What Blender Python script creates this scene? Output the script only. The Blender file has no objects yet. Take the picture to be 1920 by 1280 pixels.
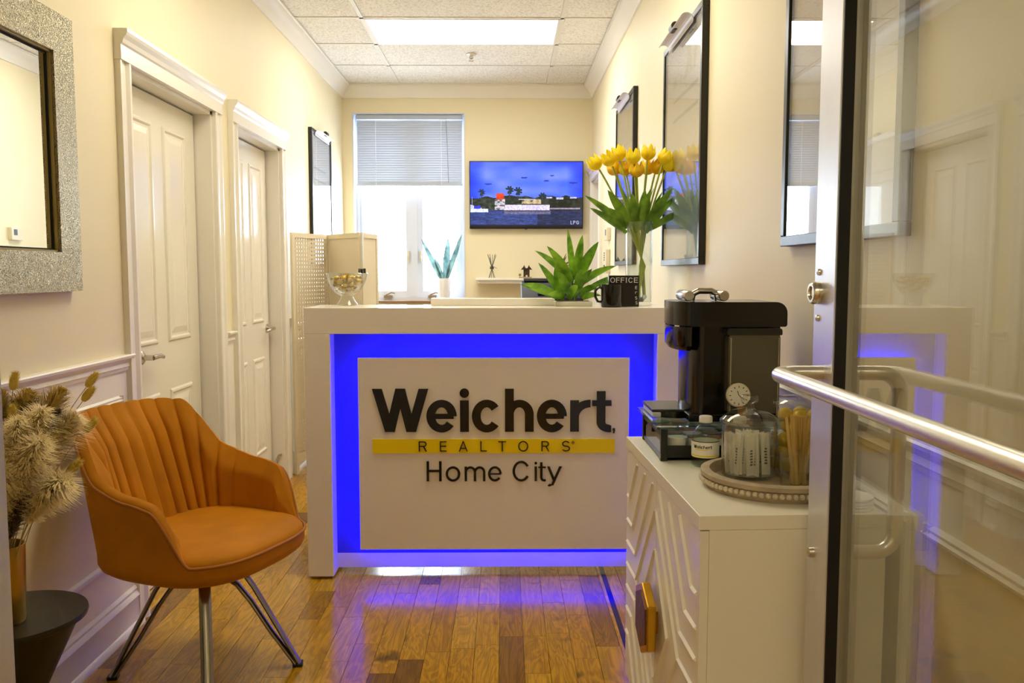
import bpy, math, random
from mathutils import Vector, Matrix
PI = math.pi
rnd = random.Random(7)
sc = bpy.context.scene
COL = sc.collection

# ------------------------------------------------------------------ camera
cam_d = bpy.data.cameras.new('camera')
cam_d.sensor_width = 36.0
cam_d.lens = 36.0 * 1590.0 / 1920.0
cam_d.clip_start = 0.02
cam = bpy.data.objects.new('camera', cam_d)
COL.objects.link(cam)
cam.location = (0, 0, 1.28)
cam.rotation_euler = (PI / 2 - math.atan(130 / 1590), 0, -math.atan(14 / 1590))
sc.camera = cam

# ------------------------------------------------------------------ world, exposure
W = bpy.data.worlds.new('world')
sc.world = W
W.use_nodes = True
bg = W.node_tree.nodes['Background']
bg.inputs[0].default_value = (0.76, 0.87, 1.0, 1)
bg.inputs[1].default_value = 18.0
sc.view_settings.view_transform = 'Standard'
sc.view_settings.look = 'None'
sc.view_settings.gamma = 1
sc.view_settings.use_curve_mapping = False
sc.view_settings.exposure = 0.42
sc.cycles.use_denoising = True
sc.cycles.max_bounces = 8
sc.cycles.transparent_max_bounces = 20
sc.cycles.use_adaptive_sampling = True
sc.cycles.adaptive_threshold = 0.02
sc.cycles.sample_clamp_indirect = 6.0
sc.cycles.caustics_refractive = False
PANEL_POWER = 12.5
FILL_PANEL_POWER = 10.0  # power of the two added panels out of view
FILL_PANEL_COL = (1.0, 0.915, 0.70)
PANEL_COL = (1.0, 0.955, 0.88)
LED_POWER = 40.0
LED_COL = (0.006, 0.010, 1.0)

# daylight guide at the window opening (a portal gives off no light of its own)
pd = bpy.data.lights.new('window_daylight_portal', 'AREA')
pd.shape = 'RECTANGLE'; pd.size = 0.98; pd.size_y = 1.6
pd.cycles.is_portal = True
po = bpy.data.objects.new('window_daylight_portal', pd)
po.location = (-0.80, 7.42, 1.82); po.rotation_euler = (-PI / 2, 0, 0)
COL.objects.link(po)

# ------------------------------------------------------------------ colour and material helpers
def lin(c):
    if isinstance(c, str):
        c = tuple(int(c[i:i + 2], 16) / 255 for i in (0, 2, 4))
    return tuple(((v + 0.055) / 1.055) ** 2.4 if v > 0.04045 else v / 12.92 for v in c)

MATS = {}
def mat(name, col='808080', rough=0.5, metal=0.0, spec=0.5, bump=0.0, bscale=200.0, var=0.0, vscale=6.0, coat=0.0,
        sheen=0.0, trans=0.0, sub=0.0, stretch=(1, 1, 1), crough=0.05):
    if name in MATS:
        return MATS[name]
    m = bpy.data.materials.new(name)
    m.use_nodes = True
    nt = m.node_tree
    b = nt.nodes['Principled BSDF']
    c = lin(col)
    b.inputs['Base Color'].default_value = (*c, 1)
    b.inputs['Roughness'].default_value = rough
    b.inputs['Metallic'].default_value = metal
    b.inputs['Specular IOR Level'].default_value = spec
    b.inputs['Coat Weight'].default_value = coat
    b.inputs['Coat Roughness'].default_value = crough
    b.inputs['Sheen Weight'].default_value = sheen
    b.inputs['Transmission Weight'].default_value = trans
    b.inputs['Subsurface Weight'].default_value = sub
    tc = nt.nodes.new('ShaderNodeTexCoord')
    mp = nt.nodes.new('ShaderNodeMapping')
    mp.inputs['Scale'].default_value = stretch
    nt.links.new(tc.outputs['Object'], mp.inputs[0])
    if var:
        n = nt.nodes.new('ShaderNodeTexNoise')
        n.inputs['Scale'].default_value = vscale
        n.inputs['Detail'].default_value = 6
        nt.links.new(mp.outputs[0], n.inputs['Vector'])
        r = nt.nodes.new('ShaderNodeValToRGB')
        r.color_ramp.elements[0].position = 0.3
        r.color_ramp.elements[1].position = 0.7
        r.color_ramp.elements[0].color = (*[v * (1 - var) for v in c], 1)
        r.color_ramp.elements[1].color = (*[min(1, v * (1 + var)) for v in c], 1)
        nt.links.new(n.outputs[0], r.inputs[0])
        nt.links.new(r.outputs[0], b.inputs['Base Color'])
    if bump:
        n2 = nt.nodes.new('ShaderNodeTexNoise')
        n2.inputs['Scale'].default_value = bscale
        n2.inputs['Detail'].default_value = 3
        nt.links.new(mp.outputs[0], n2.inputs['Vector'])
        bp = nt.nodes.new('ShaderNodeBump')
        bp.inputs['Strength'].default_value = bump
        bp.inputs['Distance'].default_value = 0.004
        nt.links.new(n2.outputs[0], bp.inputs['Height'])
        nt.links.new(bp.outputs[0], b.inputs['Normal'])
    MATS[name] = m
    return m

def emit(name, col, power):
    if name in MATS:
        return MATS[name]
    m = bpy.data.materials.new(name)
    m.use_nodes = True
    nt = m.node_tree
    nt.nodes.clear()
    e = nt.nodes.new('ShaderNodeEmission')
    o = nt.nodes.new('ShaderNodeOutputMaterial')
    e.inputs[0].default_value = (*col, 1)
    e.inputs[1].default_value = power
    nt.links.new(e.outputs[0], o.inputs[0])
    MATS[name] = m
    return m

def glass(name, tint=(1, 1, 1), ior=1.45, rough=0.0, gain=1.0):
    """thin clear glass: what is behind shows through, reflections follow Fresnel"""
    if name in MATS:
        return MATS[name]
    m = bpy.data.materials.new(name)
    m.use_nodes = True
    nt = m.node_tree
    nt.nodes.clear()
    o = nt.nodes.new('ShaderNodeOutputMaterial')
    t = nt.nodes.new('ShaderNodeBsdfTransparent'); t.inputs[0].default_value = (*tint, 1)
    g = nt.nodes.new('ShaderNodeBsdfGlossy'); g.inputs['Roughness'].default_value = rough
    f = nt.nodes.new('ShaderNodeFresnel'); f.inputs[0].default_value = ior
    mx = nt.nodes.new('ShaderNodeMixShader')
    mu = nt.nodes.new('ShaderNodeMath'); mu.operation = 'MULTIPLY'; mu.use_clamp = True
    mu.inputs[1].default_value = gain
    ge = nt.nodes.new('ShaderNodeNewGeometry')          # same reflectance on both faces of a pane
    mi_ = nt.nodes.new('ShaderNodeMapRange'); mi_.inputs[3].default_value = ior; mi_.inputs[4].default_value = 1 / ior
    nt.links.new(ge.outputs['Backfacing'], mi_.inputs[0]); nt.links.new(mi_.outputs[0], f.inputs[0])
    nt.links.new(f.outputs[0], mu.inputs[0])
    nt.links.new(mu.outputs[0], mx.inputs[0])
    nt.links.new(t.outputs[0], mx.inputs[1])
    nt.links.new(g.outputs[0], mx.inputs[2])
    nt.links.new(mx.outputs[0], o.inputs[0])
    MATS[name] = m
    return m

def attr_mat(name, strength=None, rough=0.5, coat=0.0):
    """flat print: colours come from the mesh's own colour attribute"""
    m = bpy.data.materials.new(name)
    m.use_nodes = True
    nt = m.node_tree
    a = nt.nodes.new('ShaderNodeAttribute'); a.attribute_name = 'print'
    b = nt.nodes['Principled BSDF']
    b.inputs['Roughness'].default_value = rough
    b.inputs['Coat Weight'].default_value = coat
    b.inputs['Coat Roughness'].default_value = 0.02
    if strength:
        b.inputs['Base Color'].default_value = (0.01, 0.01, 0.01, 1)
        nt.links.new(a.outputs[0], b.inputs['Emission Color'])
        b.inputs['Emission Strength'].default_value = strength
    else:
        nt.links.new(a.outputs[0], b.inputs['Base Color'])
    return m

# ------------------------------------------------------------------ object helpers
ORG = {}
def props(o, label=None, cat=None, group=None, kind=None):
    if label: o['label'] = label
    if cat: o['category'] = cat
    if group: o['group'] = group
    if kind: o['kind'] = kind
    return o

def thing(name, label, cat, loc=(0, 0, 0), rz=0.0, group=None, kind=None, local=False):
    o = bpy.data.objects.new(name, None)
    COL.objects.link(o)
    o.empty_display_size = 0.05
    o.location = loc
    o.rotation_euler = (0, 0, rz)
    ORG[o] = Vector((0, 0, 0)) if local else Vector(loc)
    return props(o, label, cat, group, kind)

def struct(name, loc=(0, 0, 0), label=None):
    return thing(name, label, None, loc, kind='structure')

class M:
    def __init__(s):
        s.v = []; s.f = []
    def add(s, vs, fs):
        k = len(s.v)
        s.v += [tuple(p) for p in vs]
        s.f += [tuple(i + k for i in f) for f in fs]
        return s
    def box(s, x0, x1, y0, y1, z0, z1):
        x0, x1 = sorted((x0, x1)); y0, y1 = sorted((y0, y1)); z0, z1 = sorted((z0, z1))
        return s.add([(x, y, z) for z in (z0, z1) for y in (y0, y1) for x in (x0, x1)],
                     [(0, 2, 3, 1), (4, 5, 7, 6), (0, 1, 5, 4), (2, 6, 7, 3), (0, 4, 6, 2), (1, 3, 7, 5)])
    def obox(s, c, ax, ay, az):
        c = Vector(c); ax = Vector(ax); ay = Vector(ay); az = Vector(az)
        return s.add([c + ax * i + ay * j + az * k for k in (-1, 1) for j in (-1, 1) for i in (-1, 1)],
                     [(0, 2, 3, 1), (4, 5, 7, 6), (0, 1, 5, 4), (2, 6, 7, 3), (0, 4, 6, 2), (1, 3, 7, 5)])
    def lathe(s, prof, c=(0, 0, 0), n=32, ax='z', sx=1.0, sy=1.0):
        c = Vector(c); vs = []; fs = []
        k = len(prof)
        for i in range(n):
            a = 2 * PI * i / n
            for r, h in prof:
                p = Vector((r * math.cos(a) * sx, r * math.sin(a) * sy, h))
                if ax == 'x': p = Vector((p.z, p.x, p.y))
                if ax == 'y': p = Vector((p.y, p.z, p.x))
                vs.append(c + p)
        for i in range(n):
            j = (i + 1) % n
            for q in range(k - 1):
                if prof[q][0] < 1e-6 and prof[q + 1][0] < 1e-6: continue
                if prof[q][0] < 1e-6: fs.append((i * k + q, j * k + q + 1, i * k + q + 1))
                elif prof[q + 1][0] < 1e-6: fs.append((i * k + q, j * k + q, i * k + q + 1))
                else: fs.append((i * k + q, j * k + q, j * k + q + 1, i * k + q + 1))
        return s.add(vs, fs)
    def tube(s, pts, r, n=10, closed=False, caps=True, squash=None):
        pts = [Vector(p) for p in pts]
        N = len(pts)
        rr = r if isinstance(r, (list, tuple)) else [r] * N
        t = []
        for i in range(N):
            a = pts[(i - 1) % N] if (closed or i > 0) else pts[0]
            b = pts[(i + 1) % N] if (closed or i < N - 1) else pts[-1]
            d = (b - a)
            t.append(d.normalized() if d.length > 1e-9 else Vector((0, 0, 1)))
        u = Vector((0, 0, 1)) if abs(t[0].z) < 0.9 else Vector((1, 0, 0))
        u = (u - t[0] * u.dot(t[0])).normalized()
        vs = []; fs = []
        for i in range(N):
            u = (u - t[i] * u.dot(t[i]))
            u = u.normalized() if u.length > 1e-6 else t[i].orthogonal().normalized()
            w = t[i].cross(u)
            for j in range(n):
                a = 2 * PI * j / n + PI / n
                q = squash or (1, 1)
                vs.append(pts[i] + u * (math.cos(a) * rr[i] * q[0]) + w * (math.sin(a) * rr[i] * q[1]))
        for i in range(N if closed else N - 1):
            i2 = (i + 1) % N
            for j in range(n):
                j2 = (j + 1) % n
                fs.append((i * n + j, i * n + j2, i2 * n + j2, i2 * n + j))
        if caps and not closed:
            fs.append(tuple(range(n))[::-1])
            fs.append(tuple((N - 1) * n + j for j in range(n)))
        return s.add(vs, fs)
    def prism(s, poly, fn, d0, d1):
        """poly of 2-D points; fn(a, b, d) -> 3-D; sides between depths d0 and d1"""
        n = len(poly)
        vs = [fn(a, b, d0) for a, b in poly] + [fn(a, b, d1) for a, b in poly]
        fs = [tuple(range(n))[::-1], tuple(range(n, 2 * n))]
        fs += [(i, (i + 1) % n, n + (i + 1) % n, n + i) for i in range(n)]
        return s.add(vs, fs)
    def strip(s, polyo, polyi, fn, d0, d1):
        """ring sector between two equally long point rows"""
        n = len(polyo)
        for i in range(n - 1):
            s.prism([polyo[i], polyo[i + 1], polyi[i + 1], polyi[i]], fn, d0, d1)
        return s
    def sweep(s, prof, path, side):
        """prof: (out, up) pairs; path: list of points; side(i) -> outward unit vector"""
        k = len(prof); vs = []; fs = []
        for i, p in enumerate(path):
            o = Vector(side(i))
            for a, b in prof:
                vs.append(Vector(p) + o * a + Vector((0, 0, b)))
        for i in range(len(path) - 1):
            for q in range(k - 1):
                fs.append((i * k + q, i * k + q + 1, (i + 1) * k + q + 1, (i + 1) * k + q))
        fs.append(tuple(range(k))[::-1])
        fs.append(tuple((len(path) - 1) * k + q for q in range(k)))
        return s.add(vs, fs)
    def sphere(s, c, r, n=12, m=8, sc_=(1, 1, 1)):
        prof = [(r * math.sin(PI * i / m), -r * math.cos(PI * i / m)) for i in range(m + 1)]
        prof[0] = (0, -r); prof[-1] = (0, r)
        k = len(s.v)
        s.lathe(prof, (0, 0, 0), n)
        for i in range(k, len(s.v)):
            p = s.v[i]
            s.v[i] = (c[0] + p[0] * sc_[0], c[1] + p[1] * sc_[1], c[2] + p[2] * sc_[2])
        return s
    def xform(s, mtx, start=0):
        for i in range(start, len(s.v)):
            s.v[i] = tuple(mtx @ Vector(s.v[i]))
        return s
    def obj(s, name, m, parent=None, smooth=False, bevel=0.0, seg=2, label=None, cat=None, group=None, kind=None, flip=False):
        if parent is not None:
            org = ORG[parent]
        else:
            xs, ys, zs = zip(*s.v)
            org = Vector(((min(xs) + max(xs)) / 2, (min(ys) + max(ys)) / 2, min(zs)))
        me = bpy.data.meshes.new(name)
        me.from_pydata([(p[0] - org.x, p[1] - org.y, p[2] - org.z) for p in s.v], [], s.f)
        if smooth:
            me.shade_smooth()
            me.set_sharp_from_angle(angle=math.radians(42))
        me.materials.append(m)
        me.update()
        o = bpy.data.objects.new(name, me)
        COL.objects.link(o)
        if parent is not None:
            o.parent = parent
            ORG[o] = ORG[parent]
        else:
            o.location = org
            ORG[o] = org
        if bevel:
            b = o.modifiers.new('edge', 'BEVEL')
            b.width = bevel; b.segments = seg; b.limit_method = 'ANGLE'; b.angle_limit = math.radians(40)
            b.harden_normals = False
        return props(o, label, cat, group, kind)

def box(name, dims, m, parent=None, bevel=0.0, **k):
    return M().box(*dims).obj(name, m, parent, bevel=bevel, **k)

def copy_tree(o, parent=None, **k):
    c = o.copy(); COL.objects.link(c); c.parent = parent
    for ch in o.children:
        copy_tree(ch, c)
    return c

def arc(c, r, a0, a1, n, fn):
    return [fn(c[0] + r * math.cos(a0 + (a1 - a0) * i / n), c[1] + r * math.sin(a0 + (a1 - a0) * i / n)) for i in range(n + 1)]

def rotto(d):
    """rotation taking +Z to d"""
    return Vector((0, 0, 1)).rotation_difference(Vector(d).normalized()).to_matrix().to_4x4()

# ------------------------------------------------------------------ materials
m_wall = mat('cream_wall_paint', 'EBDFBC', 0.55, bump=0.06, bscale=260, var=0.015, vscale=2)
m_white = mat('white_trim_paint', 'EFEADF', 0.3, var=0.01, vscale=3)
m_door = mat('white_door_paint', 'EDE8DA', 0.22)
m_gap = mat('door_gap_shadow', '2A2418', 0.9)
m_desk = mat('white_lacquer', 'EDE6DA', 0.16, spec=0.4)
m_black = mat('black_acrylic', '0A0A0A', 0.12)
m_yellow = mat('yellow_acrylic', 'F4D600', 0.28)
m_chrome = mat('brushed_nickel', 'C9C4B8', 0.22, metal=1.0)
m_alu = mat('anodised_aluminium', 'D8D8DC', 0.38, metal=0.75, var=0.02, vscale=30)
m_bar = mat('satin_steel_tube', 'DAD6CC', 0.3, metal=0.85)
m_gasket = mat('black_rubber', '060606', 0.7)
m_ledm = emit('blue_led', LED_COL, LED_POWER)
m_panel = emit('ceiling_panel_diffuser', PANEL_COL, PANEL_POWER)
m_panel_fill = emit('added_fill_diffuser', FILL_PANEL_COL, FILL_PANEL_POWER)
m_glass = glass('clear_glass', (0.955, 0.97, 0.955), 1.5, 0.0, 1.9)
m_doorglass = glass('door_glass', (0.95, 0.965, 0.95), 1.52, 0.0, 1.35)
m_winglass = glass('window_glass', (0.98, 0.99, 1.0), 1.45)
m_blackframe = mat('black_frame_wood', '15140F', 0.35)
m_gold = mat('brass', 'C79A2E', 0.28, metal=1.0, var=0.06, vscale=20)

def tile_mat():
    m = mat('acoustic_tile', 'EDE9E0', 0.9, bump=0.5, bscale=90)
    nt = m.node_tree
    b = nt.nodes['Principled BSDF']
    tc = nt.nodes.new('ShaderNodeTexCoord')
    n = nt.nodes.new('ShaderNodeTexNoise'); n.inputs['Scale'].default_value = 75; n.inputs['Detail'].default_value = 4
    r = nt.nodes.new('ShaderNodeValToRGB')
    r.color_ramp.elements[0].position = 0.40; r.color_ramp.elements[0].color = (*lin('DAD4C8'), 1)
    r.color_ramp.elements[1].position = 0.50; r.color_ramp.elements[1].color = (*lin('F1EDE4'), 1)
    nt.links.new(tc.outputs['Object'], n.inputs['Vector'])
    nt.links.new(n.outputs[0], r.inputs[0]); nt.links.new(r.outputs[0], b.inputs['Base Color'])
    return m
m_tile = tile_mat()

def wood_mat():
    m = bpy.data.materials.new('oak_plank')
    m.use_nodes = True
    nt = m.node_tree
    b = nt.nodes['Principled BSDF']
    b.inputs['Roughness'].default_value = 0.17
    b.inputs['Specular IOR Level'].default_value = 0.6
    oi = nt.nodes.new('ShaderNodeObjectInfo')
    tc = nt.nodes.new('ShaderNodeTexCoord')
    ad = nt.nodes.new('ShaderNodeVectorMath'); ad.operation = 'MULTIPLY_ADD'
    ad.inputs[1].default_value = (1, 1, 1)
    mul = nt.nodes.new('ShaderNodeVectorMath'); mul.operation = 'SCALE'
    mul.inputs['Scale'].default_value = 37.0
    cmb = nt.nodes.new('ShaderNodeCombineXYZ')
    for i in range(3): nt.links.new(oi.outputs['Random'], cmb.inputs[i])
    nt.links.new(cmb.outputs[0], mul.inputs[0])
    nt.links.new(tc.outputs['Object'], ad.inputs[0]); nt.links.new(mul.outputs[0], ad.inputs[2])
    mp = nt.nodes.new('ShaderNodeMapping'); mp.inputs['Scale'].default_value = (14, 2.2, 14)
    nt.links.new(ad.outputs[0], mp.inputs[0])
    n1 = nt.nodes.new('ShaderNodeTexNoise'); n1.inputs['Scale'].default_value = 1.0; n1.inputs['Detail'].default_value = 3
    n1.inputs['Distortion'].default_value = 0.9
    nt.links.new(mp.outputs[0], n1.inputs['Vector'])
    # cathedral rings: sine of the stretched noise
    k = nt.nodes.new('ShaderNodeMath'); k.operation = 'MULTIPLY'; k.inputs[1].default_value = 62
    sn = nt.nodes.new('ShaderNodeMath'); sn.operation = 'SINE'
    nt.links.new(n1.outputs[0], k.inputs[0]); nt.links.new(k.outputs[0], sn.inputs[0])
    rr = nt.nodes.new('ShaderNodeMapRange'); rr.inputs[1].default_value = -1; rr.inputs[2].default_value = 1
    rr.inputs[3].default_value = 0.74; rr.inputs[4].default_value = 1.08
    nt.links.new(sn.outputs[0], rr.inputs[0])
    mp2 = nt.nodes.new('ShaderNodeMapping'); mp2.inputs['Scale'].default_value = (260, 6, 260)
    nt.links.new(ad.outputs[0], mp2.inputs[0])
    n2 = nt.nodes.new('ShaderNodeTexNoise'); n2.inputs['Scale'].default_value = 1; n2.inputs['Detail'].default_value = 4
    nt.links.new(mp2.outputs[0], n2.inputs['Vector'])
    r2 = nt.nodes.new('ShaderNodeMapRange'); r2.inputs[1].default_value = 0.3; r2.inputs[2].default_value = 0.7
    r2.inputs[3].default_value = 0.66; r2.inputs[4].default_value = 0.98
    nt.links.new(n2.outputs[0], r2.inputs[0])
    # dark knots
    n3 = nt.nodes.new('ShaderNodeTexNoise'); n3.inputs['Scale'].default_value = 7.0; n3.inputs['Detail'].default_value = 2
    nt.links.new(ad.outputs[0], n3.inputs['Vector'])
    r3 = nt.nodes.new('ShaderNodeMapRange'); r3.inputs[1].default_value = 0.68; r3.inputs[2].default_value = 0.78
    r3.inputs[3].default_value = 1.0; r3.inputs[4].default_value = 0.3
    nt.links.new(n3.outputs[0], r3.inputs[0])
    ramp = nt.nodes.new('ShaderNodeValToRGB')
    els = ramp.color_ramp.elements
    els[0].position = 0.0; els[0].color = (*lin('A87410'), 1)
    els[1].position = 1.0; els[1].color = (*lin('D8A52A'), 1)
    for p, c in ((0.05, '7A5016'), (0.10, 'C68E0C'), (0.45, 'D29C12'), (0.7, 'CA900E'), (0.85, 'DAA416')):
        e = els.new(p); e.color = (*lin(c), 1)
    nt.links.new(oi.outputs['Random'], ramp.inputs[0])
    a1 = nt.nodes.new('ShaderNodeMath'); a1.operation = 'MULTIPLY'
    nt.links.new(rr.outputs[0], a1.inputs[0]); nt.links.new(r2.outputs[0], a1.inputs[1])
    a2 = nt.nodes.new('ShaderNodeMath'); a2.operation = 'MULTIPLY'
    nt.links.new(a1.outputs[0], a2.inputs[0]); nt.links.new(r3.outputs[0], a2.inputs[1])
    vm = nt.nodes.new('ShaderNodeVectorMath'); vm.operation = 'SCALE'
    nt.links.new(ramp.outputs[0], vm.inputs[0]); nt.links.new(a2.outputs[0], vm.inputs['Scale'])
    nt.links.new(vm.outputs[0], b.inputs['Base Color'])
    bp = nt.nodes.new('ShaderNodeBump'); bp.inputs['Strength'].default_value = 0.05; bp.inputs['Distance'].default_value = 0.002
    nt.links.new(n2.outputs[0], bp.inputs['Height']); nt.links.new(bp.outputs[0], b.inputs['Normal'])
    return m
m_wood = wood_mat()

# ------------------------------------------------------------------ room dimensions
XL, XR, YB, YF, ZC = -1.35, 0.735, 7.2, 0.55, 2.82
YH = -1.9          # end of the common hall behind the entrance

# ------------------------------------------------------------------ floor
fl = struct('floor', (0, 3, 0))
box('subfloor', (-1.5, 0.9, YH - 0.1, YB + 0.1, -0.06, -0.012), mat('subfloor_dark', '1A1008', 0.9), fl)
PW = 0.083
plank_me = {}
def plank_mesh(L):
    k = round(L, 3)
    if k not in plank_me:
        g = 0.0007
        q = M().box(-PW / 2 + g, PW / 2 - g, g, L - g, -0.012, 0.0)
        me = bpy.data.meshes.new('plank'); me.from_pydata(q.v, [], q.f); me.materials.append(m_wood)
        plank_me[k] = me
    return plank_me[k]
lens = [0.28, 0.36, 0.45, 0.56, 0.68, 0.82]
far_m = M()
row = 0
x = XL - 0.08
strip_x = 0.419
while x < XR + 0.06:
    y = YH - rnd.random() * 0.6
    xc = x + PW / 2
    if abs(xc - strip_x) < 0.052:
        w0 = xc; x += 0
    while y < YB + 0.05:
        L = rnd.choice(lens)
        if y + L > 1.95 and y < 4.3 and -1.40 < xc < 0.72:
            o = bpy.data.objects.new('plank', plank_mesh(L)); COL.objects.link(o)
            o.parent = fl; o.location = (xc, y - 3, 0)
        else:
            g = 0.0007
            far_m.box(xc - PW / 2 + g, xc + PW / 2 - g, y + g, y + L - g, -0.012, -0.0003)
        y += L
    x += PW
    row += 1
far_m.obj('planking', m_wood, fl, kind='stuff')
box('inlay_strip', (0.409, 0.429, 0.6, 3.62, -0.006, 0.0006), mat('dark_walnut', '1A0E08', 0.18), fl, label='dark inlaid strip')

# ------------------------------------------------------------------ ceiling: grid and tiles
ce = struct('ceiling', (0, 3, ZC))
box('ceiling_deck', (-1.5, 0.9, YH - 0.1, YB + 0.1, ZC + 0.03, ZC + 0.08), m_white, ce)
gx = [XL, -0.87, 0.355, XR]
gy = [5.31 - 0.6 * 12 + 0.6 * i for i in range(0, 16)] + [YB + 0.02]
lights_at = (5.31, 2.91, -1.29)
def is_light(i, j):
    return i == 1 and any(abs(gy[j] - l) < 0.05 for l in lights_at)
grid = M()
for xg in gx[1:3]:
    grid.box(xg - 0.012, xg + 0.012, YH, YB, ZC - 0.001, ZC + 0.02)
for yg in gy[:-1]:
    if yg > YH:
        grid.box(XL, XR, yg - 0.012, yg + 0.012, ZC - 0.001, ZC + 0.02)
grid.obj('ceiling_grid', mat('grid_white', 'E9E5DA', 0.5), ce)
tm = {}
for i in range(3):
    for j in range(len(gy) - 1):
        if gy[j] < YH or is_light(i, j): continue
        x0, x1, y0, y1 = gx[i] + 0.013, gx[i + 1] - 0.013, gy[j] + 0.013, min(gy[j + 1], YB) - 0.013
        if y1 - y0 < 0.03: continue
        M().box(x0, x1, y0, y1, ZC + 0.004, ZC + 0.018).obj('ceiling_tile', m_tile, ce)
def ceiling_light(y, label, m_d):
    t = thing('ceiling_light', label, 'ceiling light', (-0.2575, y + 0.3, ZC), group='ceiling light panels')
    x0, x1, y0, y1 = -0.858, 0.343, y + 0.012, y + 0.588
    fr = M()
    for d in ((x0, x1, y0, y0 + 0.014), (x0, x1, y1 - 0.014, y1), (x0, x0 + 0.014, y0 + 0.014, y1 - 0.014), (x1 - 0.014, x1, y0 + 0.014, y1 - 0.014)):
        fr.box(*d, ZC - 0.004, ZC + 0.02)
    fr.obj('frame', m_white, t)
    box('diffuser', (x0 + 0.014, x1 - 0.014, y0 + 0.014, y1 - 0.014, ZC - 0.002, ZC + 0.006), m_d, t)
    box('housing', (x0, x1, y0, y1, ZC + 0.008, ZC + 0.03), m_white, t)
ceiling_light(5.31, 'glowing white ceiling light panel in front of the window wall', m_panel)
ceiling_light(2.91, 'added fill light panel above the floor before the reception desk', m_panel_fill)  # added out of view to brighten the foreground
ceiling_light(-1.29, 'added fill light panel in the entrance hall outside the glass door', m_panel_fill)  # unseen panel added as fill from behind the camera
# sprinkler
sp = thing('sprinkler', 'small chrome sprinkler head on the ceiling tiles', 'sprinkler', (-0.235, 6.17, ZC))
M().lathe([(0, 0), (0.035, 0), (0.04, -0.006), (0.03, -0.012), (0, -0.012)], (-0.235, 6.17, ZC + 0.003), 20).obj('escutcheon', m_white, sp, True)
q = M(); q.lathe([(0, 0), (0.012, 0), (0.012, -0.02), (0.006, -0.024), (0.006, -0.03), (0, -0.03)], (-0.235, 6.17, ZC - 0.008), 12)
q.lathe([(0, 0), (0.018, 0), (0.018, -0.004), (0, -0.004)], (-0.235, 6.17, ZC - 0.042), 14)
q.box(-0.25, -0.247, 6.168, 6.172, ZC - 0.044, ZC - 0.02); q.box(-0.223, -0.22, 6.168, 6.172, ZC - 0.044, ZC - 0.02)
q.obj('deflector', m_chrome, sp, True)

# ------------------------------------------------------------------ walls
D1 = (3.10, 3.985, 2.015)      # left doors: opening start, end, height
D2 = (4.315, 5.155, 2.015)
wl = M()
T = 0.16
for a, b in ((YH, D1[0]), (D1[1], D2[0]), (D2[1], YB + 0.1)):
    wl.box(XL - T, XL, a, b, 0, ZC + 0.03)
for d in (D1, D2):
    wl.box(XL - T, XL, d[0], d[1], d[2], ZC + 0.03)
wl.obj('wall_left', m_wall, kind='structure')
D3 = (6.50, 7.10, 2.03)
wr = M()
wr.box(XR, XR + T, YH, D3[0], 0, ZC + 0.03); wr.box(XR, XR + T, D3[1], YB + 0.1, 0, ZC + 0.03)
wr.box(XR, XR + T, D3[0], D3[1], D3[2], ZC + 0.03)
wr.obj('wall_right', m_wall, kind='structure')
WX0, WX1, WZ0, WZ1 = -1.268, -0.332, 1.03, 2.60
wb = M()
wb.box(XL, WX0, YB, YB + 0.22, 0, ZC + 0.03); wb.box(WX1, XR, YB, YB + 0.22, 0, ZC + 0.03)
wb.box(WX0, WX1, YB, YB + 0.22, 0, WZ0); wb.box(WX0, WX1, YB, YB + 0.22, WZ1, ZC + 0.03)
wb.obj('wall_back', m_wall, kind='structure')
wf = M()
wf.box(XL, -0.385, YF - 0.1, YF, 0, ZC); wf.box(0.63, XR, YF - 0.1, YF, 0, ZC); wf.box(-0.385, 0.63, YF - 0.1, YF, 2.18, ZC)
wf.obj('wall_front', m_wall, kind='structure')
box('wall_hall', (XL - T, XR + T, YH - 0.1, YH, 0, ZC), m_wall, kind='structure')

# crown moulding
def crown(name, path, side):
    prof = [(0, -0.10), (0.012, -0.10), (0.016, -0.088), (0.022, -0.082), (0.03, -0.06), (0.05, -0.035), (0.066, -0.022), (0.07, -0.012), (0.08, -0.01), (0.08, 0), (0, 0)]
    M().sweep(prof, path, side).obj(name, m_white, kind='structure', smooth=True)
crown('trim_1', [(XL, YF, ZC), (XL, YB, ZC)], lambda i: (1, 0, 0))
crown('trim_2', [(XR, YB, ZC), (XR, YF, ZC)], lambda i: (-1, 0, 0))
crown('trim_3', [(XL, YB, ZC), (XR, YB, ZC)], lambda i: (0, -1, 0))

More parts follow.
